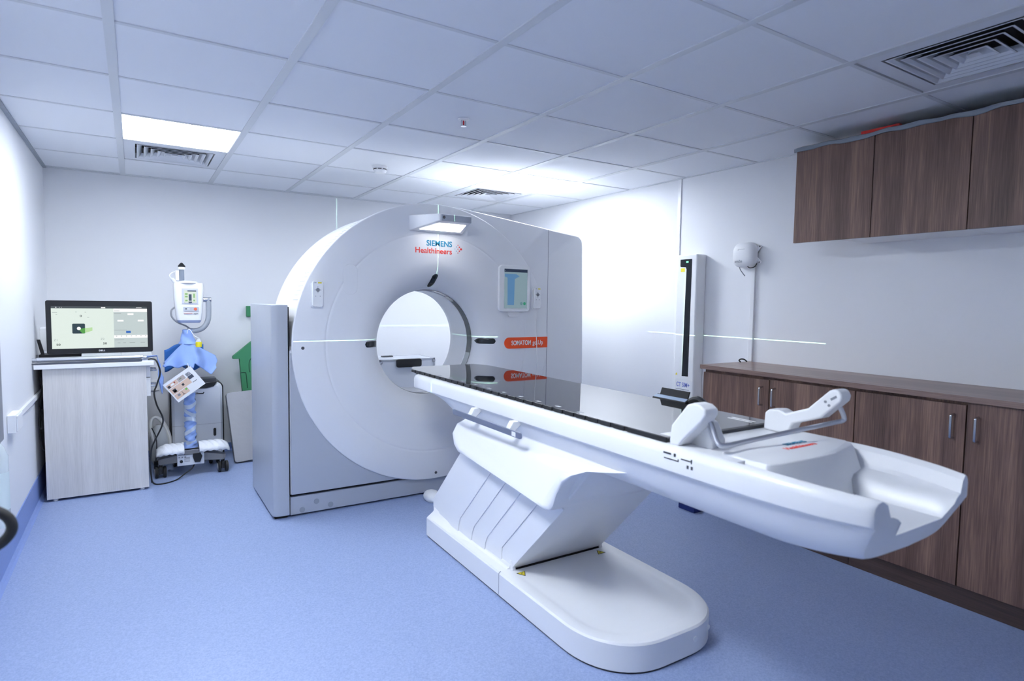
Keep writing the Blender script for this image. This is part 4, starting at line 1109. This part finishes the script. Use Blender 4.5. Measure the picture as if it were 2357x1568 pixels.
obj('arm', B().tube(bez([(IX-0.005, IY+0.03, 1.065), (IX+0.05, IY+0.02, 1.062), (IX+0.098, IY+0.01, 1.085), (IX+0.128, IY+0.01, 1.135), (IX+0.135, IY+0.01, 1.20), (IX+0.135, IY+0.01, 1.30)], 8), 0.0185, 14), mat('arm_grey', '#a4aab2', 0.35), inj)
obj('arm_joint', B().cyl((IX+0.098, IY+0.01, 1.292), 0.018, 0.055, 'x', 18), CHROME, inj)
hd = B()
base = rr(-0.097, 0.097, -0.055, 0.055, 0.03, 5)
hr_ = []
for z, s in ((1.132, 0.78), (1.138, 0.82), (1.16, 0.86), (1.25, 0.95), (1.33, 0.99), (1.39, 1.0), (1.405, 0.985), (1.412, 0.95)):
    hr_.append([(IX+0.004+p[0]*s, IY+p[1]*s, z) for p in base])
hd.rings(hr_)
head = obj('injector_head', hd, WHITE2, inj, smooth=40)
hr2 = []
for z, s in ((1.122, 0.70), (1.128, 0.76), (1.142, 0.835)):
    hr2.append([(IX+0.004+p[0]*s, IY+p[1]*s*1.02, z) for p in base])
obj('head_base', B().rings(hr2), mat('pale_blue_grey', '#9aa6c8', 0.4), inj, smooth=40)
def hp(name, u0, u1, v0, v1, m_, y0=-0.0562, par=head):
    return obj(name, B().box(IX+u0, IX+u1, IY+y0-0.002, IY+y0+0.01, v0, v1), m_, par, smooth=0)
hp('bezel', -0.042, 0.062, 1.262, 1.372, mat('bezel_grey', '#c5c8d4', 0.35))
hp('screen', -0.028, 0.052, 1.268, 1.358, emis('injector_screen', '#e3efe6', 0.527), -0.058)
hp('screen_graphic', 0.002, 0.020, 1.283, 1.330, emis('injector_navy', '#56678a', 0.372), -0.0592); hp('screen_graphic', 0.0, 0.022, 1.268, 1.278, emis('injector_navy2', '#56678a', 0.372), -0.0592); hp('screen_graphic', -0.006, 0.05, 1.350, 1.358, emis('injector_navy3', '#56678a', 0.372), -0.0592)
for u0, u1, v0, v1 in ((-0.022, -0.005, 1.325, 1.337), (-0.022, -0.005, 1.307, 1.319), (-0.021, -0.006, 1.279, 1.290), (0.031, 0.041, 1.305, 1.335), (0.031, 0.041, 1.280, 1.292)): hp('green_field', u0, u1, v0, v1, emis('injector_green', '#9fd48c', 0.465), -0.0592)
hp('button_strip', -0.034, 0.066, 1.208, 1.238, mat('strip_grey', '#b7bcc4', 0.4), -0.0545)
obj('stop_button', B().cyl((IX+0.043, IY-0.0565, 1.223), 0.0105, -0.003, 'y', 18), mat('orange_red', '#e0684a', 0.4), head)
hp('key', -0.022, -0.012, 1.220, 1.228, TXTD, -0.0555); hp('key', -0.008, 0.006, 1.222, 1.226, TXTW, -0.0555)
hp('red_print', -0.032, 0.024, 1.189, 1.193, mat('faint_red', '#c98f94', 0.5), -0.0532); hp('grey_print', 0.032, 0.060, 1.189, 1.193, TXTG, -0.0532)
obj('head_cap', B().lathe([(0.075, 0), (0.06, 0.012), (0.03, 0.018)], (IX, IY, 1.412), 'z', 28), mat('clear_cover', '#d9dbe2', 0.2), inj)
obj('spout', B().tube(bez([(IX-0.075, IY, 1.412), (IX-0.088, IY-0.005, 1.428), (IX-0.098, IY-0.005, 1.445)], 5), [0.014]*10+[0.008], 12), mat('clear_cover', '#d9dbe2', 0.2), inj)
sy = thing('syringe', (IX-0.035, IY, 1.43), 'clear syringe with a black cone tip standing in the injector head', 'syringe')
obj('barrel', B().lathe([(0.0165, 0), (0.0165, 0.085)], (IX-0.036, IY, 1.425), 'z', 20), mat('smoked_barrel', '#8d97a6', 0.1, alpha=0.75), sy)
obj('plunger', B().lathe([(0.006, 0), (0.006, 0.08)], (IX-0.036, IY-0.003, 1.427), 'z', 12), BLACK, sy)
obj('collar', B().lathe([(0.021, 0), (0.024, 0.004), (0.024, 0.017), (0.021, 0.019)], (IX-0.036, IY, 1.508), 'z', 20), TXTW, sy)
obj('tip', B().lathe([(0.024, 0), (0.024, 0.008), (0.010, 0.026), (0.004, 0.031)], (IX-0.036, IY, 1.527), 'z', 20), BLACK, sy)
cl = thing('tube_clip', (IX-0.07, IY, 1.43), 'small white clip with thin tubing beside the syringe', 'clip')
obj('clip_body', B().box(IX-0.078, IY*0+IX-0.054, IY-0.02, IY+0.015, 1.430, 1.500), WHITE2, cl, bevel=0.004)
obj('tubing', B().tube(bez([(IX-0.072, IY, 1.49), (IX-0.095, IY, 1.485), (IX-0.112, IY, 1.465), (IX-0.105, IY, 1.448), (IX-0.085, IY, 1.44)], 6), 0.0032, 8), WHITE2, cl)
obj('head_cable', B().tube(bez([(IX-0.085, IY, 1.235), (IX-0.108, IY-0.01, 1.21), (IX-0.105, IY-0.02, 1.165), (IX-0.07, IY-0.02, 1.125), (IX-0.02, IY-0.01, 1.10), (IX+0.008, IY, 1.078)], 8), 0.0058, 8), GREYM, inj)

# blue wrap on the pole
def wrap(u, v):
    a = 2*PI*u
    z = 0.19+0.47*v
    r = 0.036+0.004*math.sin(v*38+a*2)+0.003*math.sin(v*71-a*3)+(0.012*(1-v*8) if v < 0.12 else 0)
    return (IX+r*math.cos(a), IY+0.03+r*math.sin(a), z)
pw = thing('pole_wrap', (IX, IY+0.03, 0.19), 'blue cloth wrapped around the injector pole and bound with pale tape', 'cloth wrap')
obj('cloth', B().grid(wrap, 28, 60), DRAPE, pw, smooth=60)
for k in range(6):
    z0 = 0.235+0.068*k
    b = B()
    def tape(u, v, z0=z0, k=k):
        a = 2*PI*u
        z = z0+0.026*math.sin(a+k*1.7)+0.030*v
        r = 0.0405+0.004*math.sin((z-0.19)/0.47*38+a*2)*0.6
        return (IX+r*math.cos(a), IY+0.03+r*math.sin(a), z)
    obj('tape_band', B().grid(tape, 28, 3), mat('pale_tape', '#c3cfe0', 0.4), pw, smooth=60)
# draped cloth over the joint
dc = thing('surgical_drape', (IX, IY, 0.77), 'light blue drape knotted over the injector pole like a skirt', 'drape')
def skirt(u, v):
    # left half falls in front, right half falls to the side
    a = math.radians(200+ (360-40)*u) if False else None
    x = IX-0.165+0.345*u
    top = 0.985-0.045*abs(u-0.47)*2
    if u < 0.55: bot = 0.805+0.012*math.sin(u*20)
    else: bot = 0.835-0.10*min(1, (u-0.55)/0.35)+(0.05*(u-0.9)/0.1 if u > 0.9 else 0)
    sh = 0.985-0.155*(max(0, (0.40-u)/0.40)**1.25) if u < 0.45 else 0.975-0.10*((u-0.45)/0.55)**1.2
    z = sh*(1-v)+bot*v
    yy = IY-0.032-0.042*v-0.016*math.sin(u*11+v*2)*v+0.05*abs(u-0.45)*1.2-0.012*math.sin(u*23)*v
    return (x+0.006*math.sin(v*7+u*5), yy, z)
obj('skirt', B().grid(skirt, 44, 18), DRAPE, dc, smooth=60, solid=0.003)
def back(u, v):
    x = IX-0.155+0.255*u
    return (x, IY+0.062+0.03*math.sin(u*PI)+0.01*v, 0.94-0.165*v-0.02*math.cos(u*9))
obj('back_fall', B().grid(back, 20, 8), DRAPED, dc, smooth=60, solid=0.003)
def knot(u, v):
    a = 2*PI*u
    z = 0.965+0.105*v
    r = 0.030*(1-v)**2.2+0.038+0.004*math.sin(a*3+v*9)
    return (IX-0.006+r*math.cos(a)*0.9, IY+0.03+r*math.sin(a), z)
obj('knot', B().grid(knot, 30, 18), DRAPE, dc, smooth=60, solid=0.002)
# hanging vial and card
vi = thing('hanging_vial', (IX+0.055, IY-0.065, 0.95), 'little bottle with a yellow label hanging from the injector arm', 'bottle')
obj('glass', B().lathe([(0.017, 0.0), (0.02, 0.006), (0.02, 0.045), (0.009, 0.060), (0.009, 0.072)], (IX+0.058, IY-0.085, 0.945), 'z', 20), CLEAR, vi)
obj('label_band', B().lathe([(0.0206, 0.0), (0.0206, 0.036)], (IX+0.058, IY-0.085, 0.949), 'z', 20, cap=False), YELLOW, vi)
obj('string', B().tube(bez([(IX-0.012, IY-0.03, 1.045), (IX-0.005, IY-0.045, 1.075), (IX+0.008, IY-0.05, 1.07), (IX+0.03, IY-0.07, 1.03), (IX+0.055, IY-0.085, 1.015)], 8), 0.0024, 6), TXTW, vi)
cd = thing('instruction_card', (IX-0.035, IY-0.115, 0.55), 'tilted white instruction card with peach panels hanging from the drape', 'card')
Rm = Matrix.Translation((IX-0.048, IY-0.122, 0.692)) @ Matrix.Rotation(math.radians(33), 4, 'Y') 
# card local axes: x across, z up
def card(name, x0, x1, z0, z1, m_, lay):
    b = B(); b.box(x0, x1, -0.0006*lay-0.0005, 0.0006, z0, z1); b.xf(Matrix.Translation((IX-0.042, IY-0.125, 0.685)) @ Matrix.Rotation(math.radians(-36), 4, 'Y'))
    return obj(name, b, m_, cd, smooth=0)
card('sheet', -0.108, 0.108, -0.082, 0.082, PAPER, 1)
card('peach_panel', -0.100, -0.02, 0.030, 0.062, PEACH, 2); card('peach_panel', -0.018, 0.035, 0.030, 0.062, mat('taupe_print', '#b7aaa4', 0.6), 2)
card('peach_panel', -0.100, 0.046, -0.020, 0.026, PEACH, 2); card('peach_panel', -0.100, 0.0, -0.062, -0.024, PEACH, 2)
for x0, x1, z0, z1, m_ in ((-0.095, -0.078, 0.034, 0.052, TXTD), (-0.070, -0.048, 0.040, 0.052, TXTW), (-0.045, -0.036, 0.046, 0.056, mat('brick_print', '#a8433c', 0.6)), (-0.005, 0.012, 0.045, 0.053, mat('olive_print', '#7d8a70', 0.6)), (-0.085, -0.062, -0.012, 0.014, TXTD), (-0.082, -0.060, -0.010, 0.004, TXTW), (-0.015, 0.0, -0.004, 0.012, TXTD), (0.046, 0.082, 0.006, 0.030, mat('slate_print', '#4c5566', 0.5)), (0.046, 0.078, 0.034, 0.056, TXTG), (-0.080, -0.062, -0.048, -0.032, GREYM), (-0.045, -0.042, -0.055, -0.030, TXTD), (-0.052, -0.034, -0.056, -0.053, TXTD), (-0.018, -0.004, -0.040, -0.028, mat('leaf_print', '#7cc25a', 0.6)), (0.050, 0.082, -0.025, -0.020, TXTG)):
    card('printed_picture', x0, x1, z0, z1, m_, 4)
obj('hanging_thread', B().tube(bez([(IX-0.015, IY-0.09, 0.83), (IX-0.013, IY-0.128, 0.79), (IX-0.012, IY-0.130, 0.755)], 6), 0.0018, 6), TXTW, cd)
# bubble wrap over the trolley base
def bw(x0, x1, sgn):
    def f(u, v):
        x = x0+(x1-x0)*u
        e = u if sgn < 0 else 1-u
        edge = min(1.0, e*3.2)**0.6
        h = 0.178+0.058*math.sin(min(1, v*1.15)*PI)**0.55*(0.45+0.55*edge)
        yy = 2.952+0.20*v + (1-edge)*0.05
        return (x, yy, h-0.022*(1-edge)+0.004*math.sin(u*31+v*17))
    return f
bwt = thing('bubble_wrap', (IX, 3.05, 0.15), 'clear bubble wrap bundled over the injector trolley base', 'bubble wrap')
obj('wrap_sheet', B().grid(bw(0.160, 0.336, -1), 24, 18), BUBBLE, bwt, smooth=70, solid=0.003)
obj('wrap_sheet', B().grid(bw(0.432, 0.640, 1), 24, 18), BUBBLE, bwt, smooth=70, solid=0.003)

# ------------------------------------------------------------------ dehumidifier
de = thing('dehumidifier', (0.455, 3.46, 0), 'white dehumidifier with black sides standing behind the injector trolley', 'dehumidifier')
def fr(y, ins, zt_): return [(p[0], y, p[1]) for p in rr(0.278+ins, 0.640-ins, 0.03, zt_, 0.05, 8)]
obj('back_shell', B().prism(rr(0.268, 0.650, 0.0, 0.632, 0.05, 8), 'y', 3.415, 3.60), BLACK, de, bevel=0.006)
obj('front_panel', B().rings([fr(3.416, 0.0, 0.630), fr(3.385, 0.003, 0.628), fr(3.368, 0.02, 0.61)]), mat('silver_white', '#d3d7df', 0.3), de, smooth=35)
obj('top_recess', B().prism([(0.44, 0.622), (0.60, 0.638), (0.575, 0.600), (0.52, 0.590), (0.46, 0.588)], 'y', 3.36, 3.372), BLACK, de, bevel=0.002)
obj('outlet_flap', B().box(0.44, 0.598, 3.40, 3.52, 0.628, 0.662), GREYD, de, bevel=0.004)
obj('water_window', B().prism(rr(0.567, 0.586, 0.20, 0.262, 0.009), 'y', 3.362, 3.372), BLACK, de, smooth=30)
b = B()
for x0_, x1_, z_ in ((0.442, 0.448, 0.545), (0.452, 0.46, 0.548), (0.462, 0.502, 0.548)): b.box(x0_, x1_, 3.366, 3.372, z_-0.004, z_+0.004)
b.box(0.448, 0.464, 3.366, 3.372, 0.553, 0.556); b.box(0.498, 0.506, 3.366, 3.372, 0.550, 0.560)
obj('script_print', b, TXTD, de, smooth=0)
b = B(); b.box(0.282, 0.636, 3.366, 3.371, 0.300, 0.3015)
obj('panel_seam', b, SEAM, de, smooth=0)

# ------------------------------------------------------------------ leaning grey board and green foam
b = B()
tl = math.atan2(0.16, 0.545)
pad = rr(0.0, 0.45, 0.0, 0.60, 0.022)
b.prism(pad, 'y', -0.004, 0.014)
b2 = B(); b2.prism(rr(0.0, 0.45, 0.0, 0.60, 0.024), 'y', 0.012, 0.034)
mt = Matrix.Translation((0.697, 3.16, 0.010)) @ Matrix.Rotation(-0.30, 4, 'X') @ Matrix.Rotation(math.radians(-4.0), 4, 'Y')
lb = thing('foam_board', (0.9, 3.2, 0), 'grey padded board leaning against the wall left of the scanner column', 'board')
b = B(); b.prism(rr(0.0, 0.40, 0.0, 0.56, 0.022), 'y', 0.0, 0.016); b.xf(mt)
obj('padded_face', b, BOARDG, lb, bevel=0.003)
b = B(); b.prism(rr(-0.004, 0.404, -0.004, 0.56, 0.024), 'y', 0.0162, 0.04); b.xf(mt)
obj('backing', b, GREYD, lb, bevel=0.003)

gf = thing('foam_wedge', (0.95, 3.47, 0.0), 'green house-shaped foam block standing behind the leaning grey board', 'foam block')
pts = [(0.722, 0.822), (0.90, 0.975), (1.10, 0.975), (1.10, 0.515), (0.796, 0.515), (0.776, 0.818)]
pts = [(0.728, 0.815), (0.86, 0.938), (1.16, 1.24), (1.16, 0.52), (0.800, 0.52), (0.782, 0.806), (0.730, 0.806)]
b = B(); b.prism([(0.728, 0.806), (0.728, 0.826), (0.865, 0.942), (1.10, 1.12), (1.10, 0.0), (0.850, 0.0), (0.799, 0.520), (0.778, 0.806)], 'y', 3.44, 3.50)
obj('block', b, GREEN, gf, bevel=0.003)
b = B(); b.tube(bez([(0.787, 0.0, 0.690), (0.815, 0.0, 0.690), (0.826, 0.0, 0.675), (0.835, 0.0, 0.56)], 6), 0.003, 6); b.xf(Matrix.Translation((0, 3.44, 0)))
obj('cut_line', b, GREENDK, gf)
b = B(); b.tube(bez([(0.872, 3.44, 0.815), (0.852, 3.44, 0.78), (0.850, 3.44, 0.72), (0.856, 3.44, 0.69)], 6), 0.003, 6)
obj('cut_line', b, GREENDK, gf)
o = obj('wall_hook', B().box(0.861, 0.90, 3.60, YB, 1.15, 1.24), GREEN, None, bevel=0.004)
setp(o, 'dark green edge of a wall pad just showing above the scanner column', 'wall pad')

# ------------------------------------------------------------------ armrest at the lower left
ar = thing('armchair', (-0.25, -0.25, 0), 'black looped chair armrest poking in at the lower left edge', 'chair')
path = bez([(-0.30, -0.42, 0.79), (-0.25, -0.33, 0.86), (-0.212, -0.24, 0.845), (-0.200, -0.20, 0.80), (-0.222, -0.20, 0.755), (-0.30, -0.26, 0.715)], 10)
AY = -0.3
path = bez([(-0.36, AY, 0.845), (-0.26, AY, 0.862), (-0.215, AY, 0.860), (-0.188, AY, 0.842), (-0.178, AY, 0.818), (-0.186, AY, 0.795), (-0.212, AY, 0.774), (-0.28, AY, 0.742), (-0.36, AY, 0.70)], 10)
obj('armrest', B().tube(path, 0.0105, 14), RUBBER, ar)
obj('arm_post', B().tube([(-0.352, AY, 0.71), (-0.352, AY, 0.45)], 0.012, 12), RUBBER, ar)
obj('seat', B().box(-0.47, -0.34, -0.55, -0.05, 0.42, 0.47), RUBBER, ar, bevel=0.015)
for yy in (-0.50, -0.10):
    obj('leg', B().tube([(-0.42, yy, 0.43), (-0.43, yy, 0.0)], 0.012, 10), RUBBER, ar)

# ------------------------------------------------------------------ alignment lasers (real projected lines)
def line_laser(name, loc, x_dir, n_dir, a0, a1, width, power, rgb=(0.5, 1.0, 0.7)):
    """point lamp whose beam is a thin fan in the plane with normal n_dir, between angles a0..a1 measured from x_dir"""
    la = bpy.data.lights.new(name, 'POINT')
    la.energy = power; la.color = rgb; la.shadow_soft_size = 0.0
    la.use_nodes = True
    nt = la.node_tree
    em = nt.nodes.get('Emission')
    tc = nt.nodes.new('ShaderNodeTexCoord')
    X = Vector(x_dir).normalized(); Nn = Vector(n_dir).normalized(); Y = Nn.cross(X)
    def dot(v):
        d = nt.nodes.new('ShaderNodeVectorMath'); d.operation = 'DOT_PRODUCT'
        nt.links.new(tc.outputs['Normal'], d.inputs[0]); d.inputs[1].default_value = v
        return d.outputs['Value']
    def mth(op, a, bb=None, cc=None):
        k = nt.nodes.new('ShaderNodeMath'); k.operation = op
        for i, v in enumerate((a, bb, cc)):
            if v is None: continue
            if isinstance(v, (int, float)): k.inputs[i].default_value = v
            else: nt.links.new(v, k.inputs[i])
        return k.outputs[0]
    on = mth('LESS_THAN', mth('ABSOLUTE', dot(Nn)), width)
    an = mth('ARCTAN2', dot(Y), dot(X))
    lo = mth('GREATER_THAN', an, math.radians(a0)); hi = mth('LESS_THAN', an, math.radians(a1))
    st_ = mth('MULTIPLY', mth('MULTIPLY', on, lo), mth('MULTIPLY', hi, 1.0))
    nt.links.new(st_, em.inputs['Strength'])
    em.inputs['Color'].default_value = (1, 1, 1, 1)
    o = bpy.data.objects.new(name, la); COL.objects.link(o); o.location = loc
    return o
line_laser('laser_beam', (XL+0.02, 0.9, 1.085), (1, 0, 0), (0, 0, 1), -11.5, 9, 0.0007, 800)
line_laser('laser_beam', (0.3, -1.2, 1.058), (0, 1, 0), (0, 0, 1), -33.5, -10.4, 0.0008, 420)
line_laser('laser_beam', (1.912, -1.0, 2.20), Vector((-0.0575, 1, 0)), Vector((1, 0.0575, 0)), -18, 0.4, 0.0006, 330)
line_laser('laser_beam', (XL+0.02, 1.092, 1.0), (1, 0, 0), (0, 1, 0), -8, 8, 0.0008, 300)
